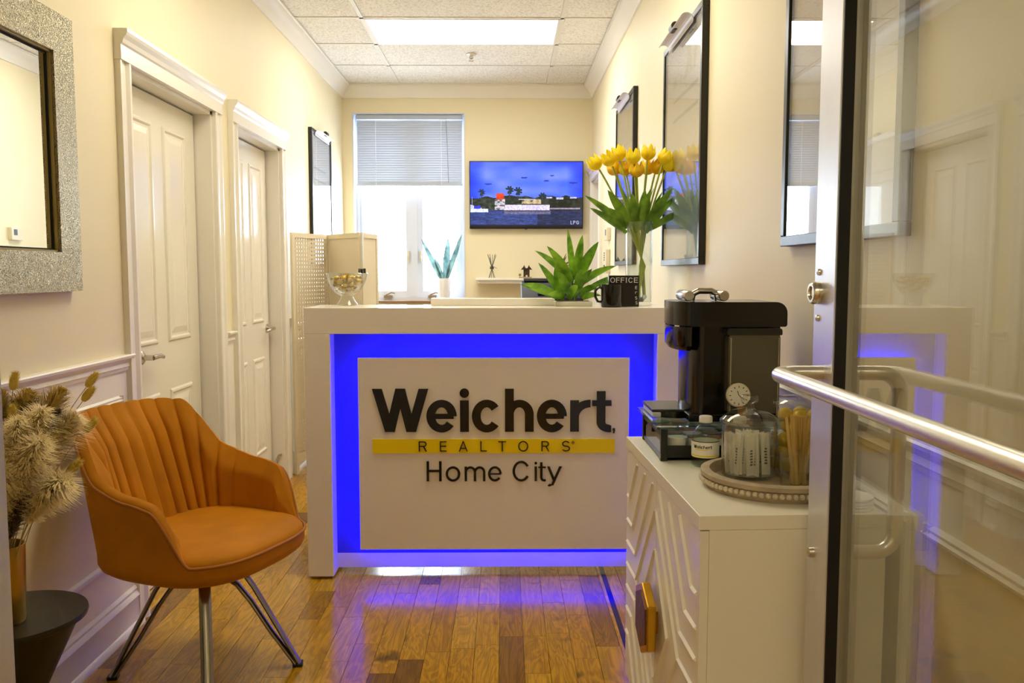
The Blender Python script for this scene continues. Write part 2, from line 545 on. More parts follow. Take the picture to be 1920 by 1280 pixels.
# chair rail, wainscot boards, panel mouldings, baseboards
rail_prof = [(0, -0.056), (0.010, -0.056), (0.012, -0.045), (0.016, -0.042), (0.012, -0.03), (0.018, -0.018), (0.028, -0.012), (0.03, -0.004), (0.026, 0), (0, 0)]
base_prof = [(0, 0), (0.03, 0), (0.03, 0.012), (0.022, 0.022), (0.018, 0.024), (0.018, 0.105), (0.022, 0.112), (0.018, 0.122), (0.012, 0.128), (0.014, 0.138), (0.006, 0.148), (0, 0.148)]
def wainscot(side, y0, y1, panels, n):
    X = XL if side == 'left' else XR
    s = 1 if side == 'left' else -1
    root = struct('trim_%d' % n, (X, (y0 + y1) / 2, 0))
    M().sweep(rail_prof, [(X, y0, 0.99), (X, y1, 0.99)], lambda i: (s, 0, 0)).obj('chair_rail', m_white, root, True)
    bd = M(); t = 0.004
    def bx(a, b, z0, z1): bd.box(X, X + s * t, a, b, z0, z1)
    bx(y0, y1, 0.85, 0.94); bx(y0, y1, 0.14, 0.275)
    e = y0
    for a, b in panels:
        bx(e, a, 0.275, 0.85); e = b
    bx(e, y1, 0.275, 0.85)
    bd.obj('wainscot_board', m_white, root)
    for a, b in panels:
        pm = M()
        w = 0.026
        for (p, q_, z0, z1) in ((a, b, 0.85 - w, 0.85), (a, b, 0.275, 0.275 + w), (a, a + w, 0.275, 0.85), (b - w, b, 0.275, 0.85)):
            hz = z1 - z0 < 0.03
            k = [(0.0, 0.0), (0.014, 0.12), (0.016, 0.35), (0.010, 0.5), (0.013, 0.75), (0.006, 1.0), (0.0, 1.0)]
            if hz:
                M_ = pm
                zz = (lambda u: z0 + u * (z1 - z0)) if z0 > 0.5 else (lambda u: z1 - u * (z1 - z0))
                vs = [(X + s * d, y, zz(u)) for y in (p, q_) for d, u in k]
            else:
                yy = (lambda u: p + u * (q_ - p)) if abs(p - a) < 1e-6 else (lambda u: q_ - u * (q_ - p))
                vs = [(X + s * d, yy(u), z) for z in (z0, z1) for d, u in k]
            m_ = len(k)
            pm.add(vs, [(i, (i + 1) % m_, m_ + (i + 1) % m_, m_ + i) for i in range(m_)] + [tuple(range(m_)), tuple(range(m_, 2 * m_))])
        pm.obj('panel_moulding', m_white, root)
    nm = 'baseboard_' + side
    M().sweep(base_prof, [(X, y0, 0), (X, y1, 0)], lambda i: (s, 0, 0)).obj(nm, m_white, kind='structure', smooth=True)
wainscot('left', YF, 3.035, [(0.75, 1.55), (1.67, 2.965)], 4)
wainscot('left', 5.33, YB, [(5.45, 6.2), (6.32, 7.1)], 5)
wainscot('left', 4.09, 4.205, [], 6)
wainscot('right', YF, 6.40, [(0.7, 1.43), (1.485, 2.3), (2.42, 3.3), (4.0, 4.9), (5.0, 6.3)], 7)

# ------------------------------------------------------------------ doors
def casing(root, X, s, y0, y1, zt, head=0.10):
    """door casing on a wall at X facing s; opening y0..y1, height zt"""
    k = [(0, 0), (0.020, 0.0), (0.024, 0.006), (0.024, 0.02), (0.014, 0.032), (0.016, 0.06), (0.022, 0.075), (0.022, 0.086), (0, 0.086)]
    c = M()
    n = len(k)
    for (ya, sg) in ((y0, -1), (y1, 1)):
        vs = [(X + s * d, ya + sg * (0.0 + w), z) for z in (0, zt + 0.012) for d, w in k]
        c.add(vs, [(i, (i + 1) % n, n + (i + 1) % n, n + i) for i in range(n)] + [tuple(range(n)), tuple(range(n, 2 * n))])
    c.obj('casing', m_white, root)
    h = M()
    kk = [(0, 0), (0.026, 0), (0.026, 0.05), (0.032, 0.056), (0.036, 0.07), (0.046, 0.082), (0.05, 0.092), (0.05, 0.104), (0, 0.104)]
    vs = [(X + s * d, y, zt + w) for y in (y0 - 0.088, y1 + 0.088) for d, w in kk]
    n = len(kk)
    h.add(vs, [(i, (i + 1) % n, n + (i + 1) % n, n + i) for i in range(n)] + [tuple(range(n)), tuple(range(n, 2 * n))])
    h.obj('head_casing', m_white, root)
    j = M()
    for a, b in ((y0 - 0.001, y0 + 0.016), (y1 - 0.016, y1 + 0.001)):
        j.box(X - s * 0.16, X + s * 0.002, a, b, 0, zt)
    j.box(X - s * 0.16, X + s * 0.002, y0, y1, zt - 0.016, zt + 0.001)
    j.obj('jamb', m_white, root)

def left_door(name, d, lever_y, lever_dir, stop=None):
    root = struct(name, (XL, (d[0] + d[1]) / 2, 0))
    casing(root, XL, 1, d[0], d[1], d[2])
    y0, y1, zt = d[0] + 0.018, d[1] - 0.022, d[2] - 0.022
    xf = XL - 0.075
    leaf = box('door_leaf', (xf - 0.038, xf, y0, y1, 0.008, zt), m_door, root, bevel=0.002)
    # gap line on the far side
    box('weather_gap', (xf - 0.04, xf - 0.004, y1, d[1] - 0.014, 0, zt + 0.004), m_gap, root)
    w = y1 - y0
    # raised panels: two tall above, two below
    ya = [(y0 + 0.115, y0 + w / 2 - 0.055), (y0 + w / 2 + 0.055, y1 - 0.115)]
    for (a, b) in ya:
        for (z0, z1) in ((0.985, 1.885), (0.22, 0.785)):
            p = M()
            rings = [(0.0, 0.0005), (0.008, 0.007), (0.016, 0.0075), (0.024, 0.001), (0.034, 0.001), (0.06, 0.0065)]
            vs = []
            for ins, dep in rings:
                for (yy, zz) in ((a + ins, z0 + ins), (b - ins, z0 + ins), (b - ins, z1 - ins), (a + ins, z1 - ins)):
                    vs.append((xf + dep, yy, zz))
            fs = []
            for r_ in range(len(rings) - 1):
                for i in range(4):
                    fs.append((r_ * 4 + i, r_ * 4 + (i + 1) % 4, r_ * 4 + 4 + (i + 1) % 4, r_ * 4 + 4 + i))
            fs.append(tuple((len(rings) - 1) * 4 + i for i in range(4)))
            p.add(vs, fs).obj('door_panel', m_door, root)
    # lever
    zl = 0.945
    ros = M().lathe([(0, 0), (0.027, 0), (0.027, 0.006), (0.02, 0.012), (0.011, 0.014), (0.011, 0.05), (0, 0.05)], (xf, lever_y, zl), 20, 'x').obj('lever_handle', m_chrome, root, True)
    e = lever_dir
    M().tube([(xf + 0.046, lever_y, zl), (xf + 0.05, lever_y + e * 0.03, zl + 0.002), (xf + 0.05, lever_y + e * 0.07, zl + 0.001), (xf + 0.045, lever_y + e * 0.105, zl - 0.006), (xf + 0.035, lever_y + e * 0.118, zl - 0.008)],
             [0.011, 0.010, 0.009, 0.008, 0.006], 10).obj('lever', m_chrome, ros, True)
    hb = M()
    for z in (0.25, 1.05, 1.8):
        hb.box(xf - 0.002, xf + 0.006, y0 - 0.012, y0 + 0.004, z - 0.05, z + 0.05)
    hb.obj('hinge', m_chrome, root)
    if stop:
        M().tube([(xf, stop, 0.10), (xf + 0.02, stop, 0.105), (xf + 0.03, stop + 0.01, 0.10), (xf + 0.032, stop + 0.015, 0.14), (xf + 0.045, stop + 0.015, 0.165), (xf + 0.065, stop + 0.015, 0.17)], 0.007, 8).obj('kick_stop', m_chrome, root, True)
    box('door_backing', (XL - 0.19, XL - 0.165, d[0] - 0.1, d[1] + 0.1, 0, 2.2), m_gap, root)
left_door('door_1', D1, 3.32, 1)
left_door('door_2', D2, D2[1] - 0.075, -1, D2[1] - 0.05)
# far door on the right wall
r3 = struct('door_3', (XR, 6.8, 0))
casing(r3, XR, -1, D3[0], D3[1], D3[2])
box('door_leaf', (XR + 0.09, XR + 0.128, D3[0] + 0.018, D3[1] - 0.018, 0.008, D3[2] - 0.02), m_door, r3)
box('door_backing', (XR + 0.17, XR + 0.19, D3[0] - 0.1, D3[1] + 0.05, 0, 2.2), m_gap, r3)

# ------------------------------------------------------------------ window
w1 = struct('window_1', (-0.8, YB + 0.15, WZ0))
m_vin = mat('white_vinyl', 'D6DAE4', 0.35)
fr = M()
yf0, yf1 = YB + 0.12, YB + 0.19
for d in ((WX0, WX0 + 0.035, WZ0, WZ1), (WX1 - 0.035, WX1, WZ0, WZ1), (WX0 + 0.035, WX1 - 0.035, WZ0, WZ0 + 0.04), (WX0 + 0.035, WX1 - 0.035, WZ1 - 0.04, WZ1)):
    fr.box(d[0], d[1], yf0, yf1, d[2], d[3])
fr.obj('window_frame', m_vin, w1)
box('mullion', (-0.80, -0.745, yf0 - 0.005, yf1, WZ0 + 0.04, WZ1 - 0.04), m_vin, w1)
for k, (a, b) in enumerate(((WX0 + 0.035, -0.80), (-0.745, WX1 - 0.035))):
    sa = M(); z0, z1 = WZ0 + 0.04, WZ1 - 0.04
    for d in ((a, a + 0.045, z0, z1), (b - 0.045, b, z0, z1), (a + 0.045, b - 0.045, z0, z0 + 0.05), (a + 0.045, b - 0.045, z1 - 0.05, z1)):
        sa.box(d[0], d[1], yf0 + 0.012, yf1 - 0.008, d[2], d[3])
    sash = sa.obj('sash', m_vin, w1)
    box('pane', (a + 0.045, b - 0.045, yf0 + 0.03, yf0 + 0.036, z0 + 0.05, z1 - 0.05), m_winglass, sash)
    hx = -0.825 if k == 0 else -0.72
    hd = M().box(hx - 0.008, hx + 0.008, yf0 - 0.004, yf0 + 0.014, 1.36, 1.46)
    hd.box(hx - 0.006, hx + 0.006, yf0 - 0.02, yf0 - 0.004, 1.40, 1.42)
    hd.obj('latch', mat('almond_hardware', 'CFC5AE', 0.4), sash)
    cx = -1.0 if k == 0 else -0.62
    cr = M().box(cx - 0.035, cx + 0.035, yf0 - 0.03, yf0 + 0.01, WZ0 + 0.03, WZ0 + 0.052)
    cr.tube([(cx - 0.02, yf0 - 0.02, WZ0 + 0.055), (cx + 0.03, yf0 - 0.035, WZ0 + 0.075), (cx + 0.06, yf0 - 0.035, WZ0 + 0.07)], 0.006, 6)
    cr.obj('crank', mat('bronze_hardware', '8A7458', 0.4), sash)
jb = M()
jb.box(WX0 - 0.001, WX0 + 0.006, YB - 0.004, yf0, WZ0, WZ1); jb.box(WX1 - 0.006, WX1 + 0.001, YB - 0.004, yf0, WZ0, WZ1); jb.box(WX0, WX1, YB - 0.004, yf0, WZ1 - 0.006, WZ1 + 0.001)
jb.obj('jamb_lining', m_vin, w1)
box('window_sill', (WX0 - 0.0, WX1 + 0.0, YB - 0.03, yf0, WZ0 - 0.012, WZ0 + 0.008), mat('stained_oak_sill', '8E6A48', 0.35, var=0.1, vscale=20, stretch=(1, 8, 8)), w1)

# venetian blind
bl = thing('venetian_blind', 'pale grey venetian blind lowered over the upper half of the window', 'blind', (-0.8, YB + 0.06, 2.0))
m_slat = mat('blind_slat', 'BAC2D0', 0.45, trans=0.0)
nt = m_slat.node_tree
_b = nt.nodes['Principled BSDF']
_o = nt.nodes['Material Output']
_t = nt.nodes.new('ShaderNodeBsdfTranslucent'); _t.inputs[0].default_value = (*lin('AEB9CC'), 1)
_mx = nt.nodes.new('ShaderNodeMixShader'); _mx.inputs[0].default_value = 0.02
nt.links.new(_b.outputs[0], _mx.inputs[1]); nt.links.new(_t.outputs[0], _mx.inputs[2]); nt.links.new(_mx.outputs[0], _o.inputs[0])
bx0, bx1 = -1.243, -0.352
box('head_rail', (bx0, bx1, YB + 0.03, YB + 0.075, 2.555, 2.59), m_slat, bl, bevel=0.003)
ns = 26
sl = M()
pr = [(-0.0135, 0.0), (-0.007, 0.0022), (0, 0.003), (0.007, 0.0022), (0.0135, 0.0)]
a_ = math.radians(77)
slat_me = None
for i in range(ns):
    z = 2.535 - i * (2.535 - 2.045) / (ns - 1)
    if slat_me is None:
        s_ = M(); vs = []
        for xx in (bx0 + 0.004, bx1 - 0.004):
            for u, h in pr:
                vs.append((xx, YB + 0.052 + u * math.cos(a_) - h * math.sin(a_), z - u * math.sin(a_) * -1 + h * math.cos(a_)))
        n = len(pr)
        s_.add(vs, [(j, j + 1, n + j + 1, n + j) for j in range(n - 1)])
        so = s_.obj('slat', m_slat, bl, True); slat_me = so; z_first = z
    else:
        so = slat_me.copy(); COL.objects.link(so); so.parent = bl
        so.location = (0, 0, z - z_first)
for i in range(5):
    so = slat_me.copy(); COL.objects.link(so); so.parent = bl; so.location = (0, 0, 2.036 - i * 0.003 - z_first)
box('bottom_rail', (bx0, bx1, YB + 0.04, YB + 0.066, 2.005, 2.02), m_slat, bl, bevel=0.003)
for xx in (-1.08, -0.53):
    lc = M().tube([(xx, YB + 0.036, 2.56), (xx, YB + 0.036, 2.01)], 0.0018, 6)
    for i in range(ns):
        z = 2.535 - i * (2.535 - 2.045) / (ns - 1)
        lc.sphere((xx, YB + 0.036, z), 0.0035, 6, 4)
    lc.obj('ladder_cord', mat('white_cord', 'F4F4F4', 0.8), bl)
M().tube([(-0.49, YB + 0.03, 2.56), (-0.478, YB + 0.028, 2.3), (-0.47, YB + 0.03, 2.03)], 0.003, 6).obj('tilt_wand', mat('clear_wand', '8F949C', 0.3), bl)

# tree outside the window
def leaf_cloud(name, c, r, n, m, seed, size=0.09):
    rr = random.Random(seed); q = M()
    for i in range(n):
        d = Vector((rr.gauss(0, 1), rr.gauss(0, 1), rr.gauss(0, 1))).normalized() * (rr.random() ** 0.4)
        p = Vector(c) + Vector((d.x * r[0], d.y * r[1], d.z * r[2]))
        u = Vector((rr.uniform(-1, 1), rr.uniform(-1, 1), rr.uniform(-1, 1))).normalized() * size
        v = u.orthogonal().normalized() * size * 0.5
        q.add([p - u, p + v, p + u, p - v], [(0, 1, 2, 3)])
    return q
tr = thing('tree', 'pale sunlit leafy tree outside the window', 'tree', (-1.9, 13.5, -3.0))
leaf_cloud('foliage', (-1.9, 13.5, 0.35), (1.0, 0.9, 1.1), 1500, None, 3).obj('foliage', mat('leaf_pale', 'C9DDB9', 0.6), tr)
M().tube([(-1.9, 13.5, -3.0), (-1.88, 13.5, -1.2), (-1.92, 13.5, 0.4)], [0.12, 0.09, 0.03], 8).obj('trunk', mat('bark', '9A8A76', 0.8), tr)

# ------------------------------------------------------------------ lettering
def glyph(ch, s, w, xh=0.73):
    """list of pieces ('poly', pts) / ('ring', outer row, inner row); cap height 1, stroke s, width w"""
    P = []
    hs = s * 0.86                       # horizontal strokes a little thinner
    def rect(x0, x1, y0, y1): P.append(('poly', [(x0, y0), (x1, y0), (x1, y1), (x0, y1)]))
    def diag(xb, yb, xt, yt, ww=None):
        ww = ww or s * 1.08
        P.append(('poly', [(xb - ww / 2, yb), (xb + ww / 2, yb), (xt + ww / 2, yt), (xt - ww / 2, yt)]))
    def ring(cx, cy, rx, ry, a0, a1, n=28, sx=None, sy=None):
        sx = sx or s; sy = sy or hs
        o = []; i_ = []
        for k in range(n + 1):
            a = math.radians(a0 + (a1 - a0) * k / n)
            o.append((cx + rx * math.cos(a), cy + ry * math.sin(a)))
            i_.append((cx + (rx - sx) * math.cos(a), cy + (ry - sy) * math.sin(a)))
        P.append(('ring', o, i_))
    if ch == 'W':
        d = s * 1.10
        for xb, xt in ((0.27, 0.0), (0.27, 0.5), (0.73, 0.5), (0.73, 1.0)):
            xb_ = d / 2 + xb * (w - d); xt_ = d / 2 + xt * (w - d)
            diag(xb_, 0, xt_, 1, d)
    elif ch == 'e':
        ring(w / 2, xh / 2, w / 2, xh / 2 + 0.015, 0, 322)
        rect(s * 0.7, w - s * 0.35, xh / 2 - hs * 0.36, xh / 2 + hs * 0.30)
    elif ch == 'i':
        rect(0, s, 0, xh)
        P.append(('poly', [(s / 2 + 0.54 * s * math.cos(2 * PI * k / 20), 0.9 + 0.54 * s * math.sin(2 * PI * k / 20)) for k in range(20)]))
    elif ch == 'c':
        ring(w / 2, xh / 2, w / 2, xh / 2 + 0.015, 38, 322)
    elif ch == 'o':
        ring(w / 2, xh / 2, w / 2, xh / 2 + 0.015, 0, 360, 40)
    elif ch in 'hn':
        rect(0, s, 0, 1 if ch == 'h' else xh)
        ry = min(xh * 0.5, w / 2 * 1.02)
        ring(w / 2, xh - ry + 0.012, w / 2, ry, 0, 165)
        rect(w - s, w, 0, xh - ry + 0.013)
    elif ch == 'm':
        rect(0, s, 0, xh)
        h2 = (w + s) / 2
        ry = min(xh * 0.45, h2 / 2)
        for o_ in (0, h2 - s):
            ring(o_ + h2 / 2, xh - ry + 0.012, h2 / 2, ry, 0, 165)
            rect(o_ + h2 - s, o_ + h2, 0, xh - ry + 0.013)
    elif ch == 'r':
        rect(0, s, 0, xh)
        ring(w * 0.99, xh - 0.40 + 0.012, w * 0.99, 0.40, 90, 180, 16)
    elif ch == 't':
        x0 = w * 0.24
        rect(x0, x0 + s, 0.2, 0.94)
        rect(0, w, xh - hs * 0.75, xh)
        ring(x0 + s * 1.45, 0.22, s * 1.45, 0.235, 180, 275, 14)
        rect(x0 + s * 1.4, w, -0.012, hs * 0.82)
    elif ch == ',':
        rect(0, s, 0, s); P.append(('poly', [(s * 0.45, 0), (s, 0), (s * 0.7, -s * 1.1), (s * 0.2, -s * 1.1)]))
    elif ch == 'H':
        rect(0, s, 0, 1); rect(w - s, w, 0, 1); rect(s * 0.9, w - s * 0.9, 0.5 - hs / 2 + 0.02, 0.5 + hs / 2 + 0.02)
    elif ch == 'C':
        ring(w / 2, 0.5, w / 2, 0.515, 32, 328, 36)
    elif ch == 'G':
        ring(w / 2, 0.5, w / 2, 0.515, 32, 328, 36); rect(w * 0.55, w, 0.4, 0.4 + hs); rect(w - s, w, 0.1, 0.45)
    elif ch == 'y':
        diag(w * 0.5, 0.0, s * 0.5, xh); diag(w * 0.34, -0.22, w - s * 0.5, xh)
        ring(w * 0.16, -0.1, w * 0.22, 0.17, 235, 320, 10)
    elif ch in 'RP':
        rect(0, s, 0, 1); rect(s * 0.9, w * 0.6, 1 - hs, 1); rect(s * 0.9, w * 0.6, 0.46, 0.46 + hs)
        ring(w * 0.6, 0.73, w * 0.37, 0.27, -90, 90, 18)
        if ch == 'R': diag(w - s * 0.5, 0, w * 0.6, 0.48)
    elif ch in 'EF':
        rect(0, s, 0, 1); rect(s * 0.9, w, 1 - hs, 1); rect(s * 0.9, w * 0.93, 0.52 - hs / 2, 0.52 + hs / 2)
        if ch == 'E': rect(s * 0.9, w, 0, hs)
    elif ch == 'A':
        diag(s * 0.5, 0, w / 2, 1); diag(w - s * 0.5, 0, w / 2, 1); rect(w * 0.22, w * 0.78, 0.26, 0.26 + hs)
    elif ch == 'L':
        rect(0, s, 0, 1); rect(s * 0.9, w, 0, hs)
    elif ch == 'T':
        rect(w / 2 - s / 2, w / 2 + s / 2, 0, 1); rect(0, w, 1 - hs, 1)
    elif ch == 'I':
        rect(w / 2 - s / 2, w / 2 + s / 2, 0, 1)
    elif ch == 'O':
        ring(w / 2, 0.5, w / 2, 0.515, 0, 360, 40)
    elif ch == 'S':
        ring(w / 2, 0.735, w * 0.47, 0.275, 25, 270, 24); ring(w / 2, 0.265 + hs * 0.1, w * 0.5, 0.275 + hs * 0.1, 90, -155, 24)
    elif ch == '®':
        ring(w / 2, 0.5, w / 2, 0.5, 0, 360, 20)
        rect(w * 0.36, w * 0.36 + s, 0.28, 0.74); ring(w * 0.5, 0.6, w * 0.17, 0.14, -90, 90, 8, s * 0.8, s * 0.8)
    return P

def serif(ch, w):
    """thin slab serifs for the small sign"""
    r = []
    a = 0.10
    feet = {'F': [(0.08, 0), (0.08, 1)], 'I': [(0.5, 0), (0.5, 1)], 'E': [(0.08, 0), (0.08, 1)]}.get(ch, [])
    for fx, fy in feet:
        c = fx * w + 0.07
        if ch == 'I': c = w / 2
        r.append(('poly', [(c - 0.17, fy - (0.0 if fy == 0 else 0.06)), (c + 0.17, fy - (0 if fy == 0 else 0.06)), (c + 0.17, fy + (0.06 if fy == 0 else 0)), (c - 0.17, fy + (0.06 if fy == 0 else 0))]))
    return r

def letter(name, ch, x, z, size, w, s, fn, d0, d1, m, parent, ser=False, xh=0.73):
    """fn(a, b, d) -> world; the glyph starts at a = x, b = z"""
    q = M()
    pcs = glyph(ch, s, w / size, xh)
    if ser: pcs += serif(ch, w / size)
    for k, p in enumerate(pcs):
        d1 += (d1 - d0) * 0.025
        if p[0] == 'poly':
            q.prism([(x + a * size, z + b * size) for a, b in p[1]], fn, d0, d1)
        else:
            q.strip([(x + a * size, z + b * size) for a, b in p[1]], [(x + a * size, z + b * size) for a, b in p[2]], fn, d0, d1)
    return q.obj(name, m, parent)

# ------------------------------------------------------------------ reception desk
DY = 3.46
dk = thing('reception_desk', 'white reception counter with blue glowing recess and black and yellow company sign', 'desk', (-0.05, 3.62, 0))
DL, DR, DT = -0.82, 0.728, 1.135
box('counter_top', (DL, DR, DY, DY + 0.33, 1.028, DT), m_desk, dk, bevel=0.002)
box('side_panel', (DL, -0.714, DY, DY + 0.33, 0.012, 1.028), m_desk, dk, bevel=0.002)
box('side_panel', (0.627, DR, DY, DY + 0.33, 0.012, 1.028), m_desk, dk, bevel=0.002)
rec = box('recess_panel', (-0.714, 0.627, DY + 0.085, DY + 0.105, 0.085, 1.028), mat('painted_led_glow_blue', '3A3AC0', 0.3), dk, label='recessed backing panel with the blue led glow painted in')  # blue base colour deepens the led glow in the recess
box('kick_plate', (-0.714, 0.627, DY + 0.084, DY + 0.106, 0.022, 0.085), m_desk, dk)
PX0, PX1, PZ0, PZ1, PYF = -0.606, 0.517, 0.119, 0.928, DY + 0.022
fp = box('front_panel', (PX0, PX1, PYF, PYF + 0.022, PZ0, PZ1), m_desk, dk, bevel=0.0015)
st = M()
yb0, yb1 = PYF + 0.024, PYF + 0.036
i_ = 0.016
st.box(PX0 + i_, PX1 - i_, yb0, yb1, PZ1 - i_ - 0.01, PZ1 - i_)
st.box(PX0 + i_, PX1 - i_, yb0, yb1, PZ0 + i_, PZ0 + i_ + 0.01)
st.box(PX0 + i_, PX0 + i_ + 0.01, yb0, yb1, PZ0 + i_, PZ1 - i_)
st.box(PX1 - i_ - 0.01, PX1 - i_, yb0, yb1, PZ0 + i_, PZ1 - i_)
st.obj('led_strip', m_ledm, dk, label='blue glowing led strip behind the sign board')
for xx in (-0.4, 0.3):
    for zz in (0.3, 0.75):
        M().lathe([(0, 0), (0.012, 0), (0.012, 0.042), (0, 0.042)], (xx, PYF + 0.021, zz), 10, 'y').obj('standoff', m_chrome, dk)
for xx in (-0.767, 0.68):
    for yy in (DY + 0.06, DY + 0.27):
        M().lathe([(0, 0), (0.018, 0), (0.018, 0.008), (0.008, 0.009), (0.008, 0.014), (0, 0.014)], (xx, yy, 0), 14).obj('foot', m_chrome, dk, True)
# inner work surface and back modesty panel
box('work_surface', (-0.80, 0.70, DY + 0.33, DY + 0.92, 0.72, 0.75), m_desk, dk)
for xx in (-0.80, 0.68):
    box('work_leg', (xx, xx + 0.02, DY + 0.36, DY + 0.90, 0.0, 0.72), m_desk, dk)

def sx(u): return -0.8932 + u * 0.00097484          # image crop pixel columns -> metres along the sign board
fnS = lambda a, b, d: (a, PYF - d, b)
Z0 = 0.6205
capW = 0.1795
for ch, a, b in (('W', 355, 593), ('e', 584, 713), ('i', 727, 764), ('c', 777, 904), ('h', 918, 1040), ('e', 1053, 1181), ('r', 1195, 1282), ('t', 1288, 1370)):
    letter('letter', ch, sx(a), Z0, capW, sx(b) - sx(a), 0.203, fnS, 0, 0.008, m_black, fp)
letter('letter', ',', sx(1376), Z0 + 0.004, capW, 0.01, 0.055, fnS, 0, 0.008, m_black, fp)
ybz0, ybz1 = 0.5305, 0.589
band = M().box(sx(354), sx(1386), PYF - 0.006, PYF, ybz0, ybz1).obj('yellow_band', m_yellow, fp)
fnB = lambda a, b, d: (a, PYF - 0.006 - d, b)
for ch, a, b in (('R', 551, 585), ('E', 641, 669), ('A', 721, 759), ('L', 813, 840), ('T', 889, 923), ('O', 974, 1017), ('R', 1073, 1106), ('S', 1160, 1195)):
    letter('letter', ch, sx(a), 0.5385, 0.0425, sx(b) - sx(a), 0.105, fnB, -0.0005, 0.004, m_black, fp)
letter('letter', '®', sx(1201), 0.5685, 0.012, 0.012, 0.10, fnB, -0.0005, 0.003, m_black, fp)
for ch, a, b in (('H', 583, 647), ('o', 664, 727), ('m', 745, 834), ('e', 845, 904), ('C', 950, 1024), ('i', 1044, 1052), ('t', 1060, 1092), ('y', 1098, 1160)):
    letter('letter', ch, sx(a), 0.412, 0.084, sx(b) - sx(a), 0.122, fnS, 0, 0.007, m_black, fp)

# ------------------------------------------------------------------ armchair
m_velvet = mat('orange_velvet', 'BA7604', 0.75, sheen=0.35, var=0.12, vscale=9, spec=0.2)
_b = m_velvet.node_tree.nodes['Principled BSDF']
_b.inputs['Sheen Roughness'].default_value = 0.35
_b.inputs['Sheen Tint'].default_value = (*lin('FFC048'), 1)
m_pipe = mat('orange_piping', 'A66408', 0.6)
m_leg = mat('dark_nickel_leg', '9A9484', 0.25, metal=1.0)
ch = thing('armchair', 'orange velvet tub armchair with channel-stitched back on chrome splayed legs', 'chair', (-0.957, 2.64, 0), math.radians(-22), local=True)
def sgn(v, p): return math.copysign(abs(v) ** p, v)
def plan(phi, a=0.252, b=0.285, n=3.0, fr=0.278):
    c = math.cos(phi)
    aa = a if c > 0 else fr
    return Vector((-aa * sgn(c, 2 / n), b * sgn(math.sin(phi), 2 / n), 0))
PHM = math.radians(122)
def smooth(e0, e1, v):
    t = max(0, min(1, (v - e0) / (e1 - e0))); return t * t * (3 - 2 * t)
def htop(phi):
    d = abs(math.degrees(phi))
    h = 0.832 - 0.010 * min(1, d / 40) ** 2
    h -= 0.160 * smooth(40, 74, d)
    h -= 0.062 * smooth(66, 108, d)
    h -= 0.155 * smooth(98, 122, d)
    return max(h, 0.436)
NU = 300; NV = 16
def lean(phi, z):
    """outward lean of the shell with height"""
    k = max(0, z - 0.44)
    cb = max(0, math.cos(phi))
    return Vector((-0.28 * k * cb, 0.10 * k * math.sin(phi) * (1 - cb) + 0.0 * cb, 0))
ARC = [0.0]
for _k in range(360):
    ARC.append(ARC[-1] + (plan(math.radians(130) * (_k + 1) / 360) - plan(math.radians(130) * _k / 360)).length)
def arclen(phi):
    t = min(359.999, abs(phi) / math.radians(130) * 360); k = int(t)
    return math.copysign(ARC[k] + (ARC[k + 1] - ARC[k]) * (t - k), phi)
def chan(phi):
    d = math.degrees(phi)
    if abs(d) > 112: return 0.0
    u = (arclen(phi) / 0.058 + 0.5) % 1.0
    g = abs(u - 0.5) * 2
    amp = 1.0 if abs(d) < 70 else max(0.22, 1 - (abs(d) - 70) / 22)
    return amp * 0.014 * (1 - g ** 3.2)
def nrm(phi):
    e = 1e-3
    t = (plan(phi + e) - plan(phi - e))
    n_ = Vector((t.y, -t.x, 0)).normalized()
    if n_.dot(plan(phi)) < 0: n_ = -n_
    return n_
# outer shell: closed all the way round, its underside drawn in
vo = []
prof_low = [(0.362, 0.30), (0.364, 0.55), (0.369, 0.76), (0.379, 0.90), (0.394, 0.97), (0.412, 1.0)]
NC = 160
rows = len(prof_low) + NV
for i in range(NC):
    phi = -PI + 2 * PI * i / NC
    p = plan(phi); h = htop(phi)
    for z, k in prof_low:
        vo.append(p * k + Vector((0, 0, z)))
    for j in range(1, NV + 1):
        z = 0.412 + (h - 0.412) * j / NV
        vo.append(p + lean(phi, z) + Vector((0, 0, z)))
outer = M().add(vo, [(i * rows + j, ((i + 1) % NC) * rows + j, ((i + 1) % NC) * rows + j + 1, i * rows + j + 1) for i in range(NC) for j in range(rows - 1)] + [tuple(i * rows for i in range(NC))])
outer.obj('outer_shell', m_velvet, ch, True)
vi = []; rim = []
zb = 0.43
NI = NV + 6
for i in range(NU + 1):
    phi = -PHM + 2 * PHM * i / NU
    p = plan(phi); n_ = nrm(phi); h = htop(phi)
    top = p + lean(phi, h) + Vector((0, 0, h))
    th = 0.052 * min(1.0, max(0.12, (h - zb) / 0.10))
    roll = 0.017 * min(1.0, max(0.1, (h - zb) / 0.10))
    for j in range(NI):
        if j < 6:                       # rolled rim
            a = PI * 0.5 * j / 5
            q_ = top - n_ * (th * 0.5 * (1 - math.cos(a))) + Vector((0, 0, roll * math.sin(a) + chan(phi) * 0.35 * math.sin(a)))
        else:
            t_ = (j - 5) / NV
            z = h + roll - (h + roll - (zb - 0.01)) * t_
            ins = th * 0.5 + th * 0.5 * min(1, t_ * 4) + chan(phi) * min(1, 0.35 + t_ * 4)
            ins += 0.030 * math.sin(t_ * PI / 2) * max(0, math.cos(phi))
            q_ = p + lean(phi, z) + Vector((0, 0, z)) - n_ * ins
        vi.append(q_)
inner = M().add(vi, [(i * NI + j, (i + 1) * NI + j, (i + 1) * NI + j + 1, i * NI + j + 1) for i in range(NU) for j in range(NI - 1)])
inner.obj('backrest', m_velvet, ch, True, label='channel-stitched orange velvet back and arms')
for i in range(300):
    phi = -PI + 2 * PI * i / 300
    rim.append(plan(phi) * 1.004 + lean(phi, htop(phi)) + Vector((0, 0, htop(phi) + 0.001)))
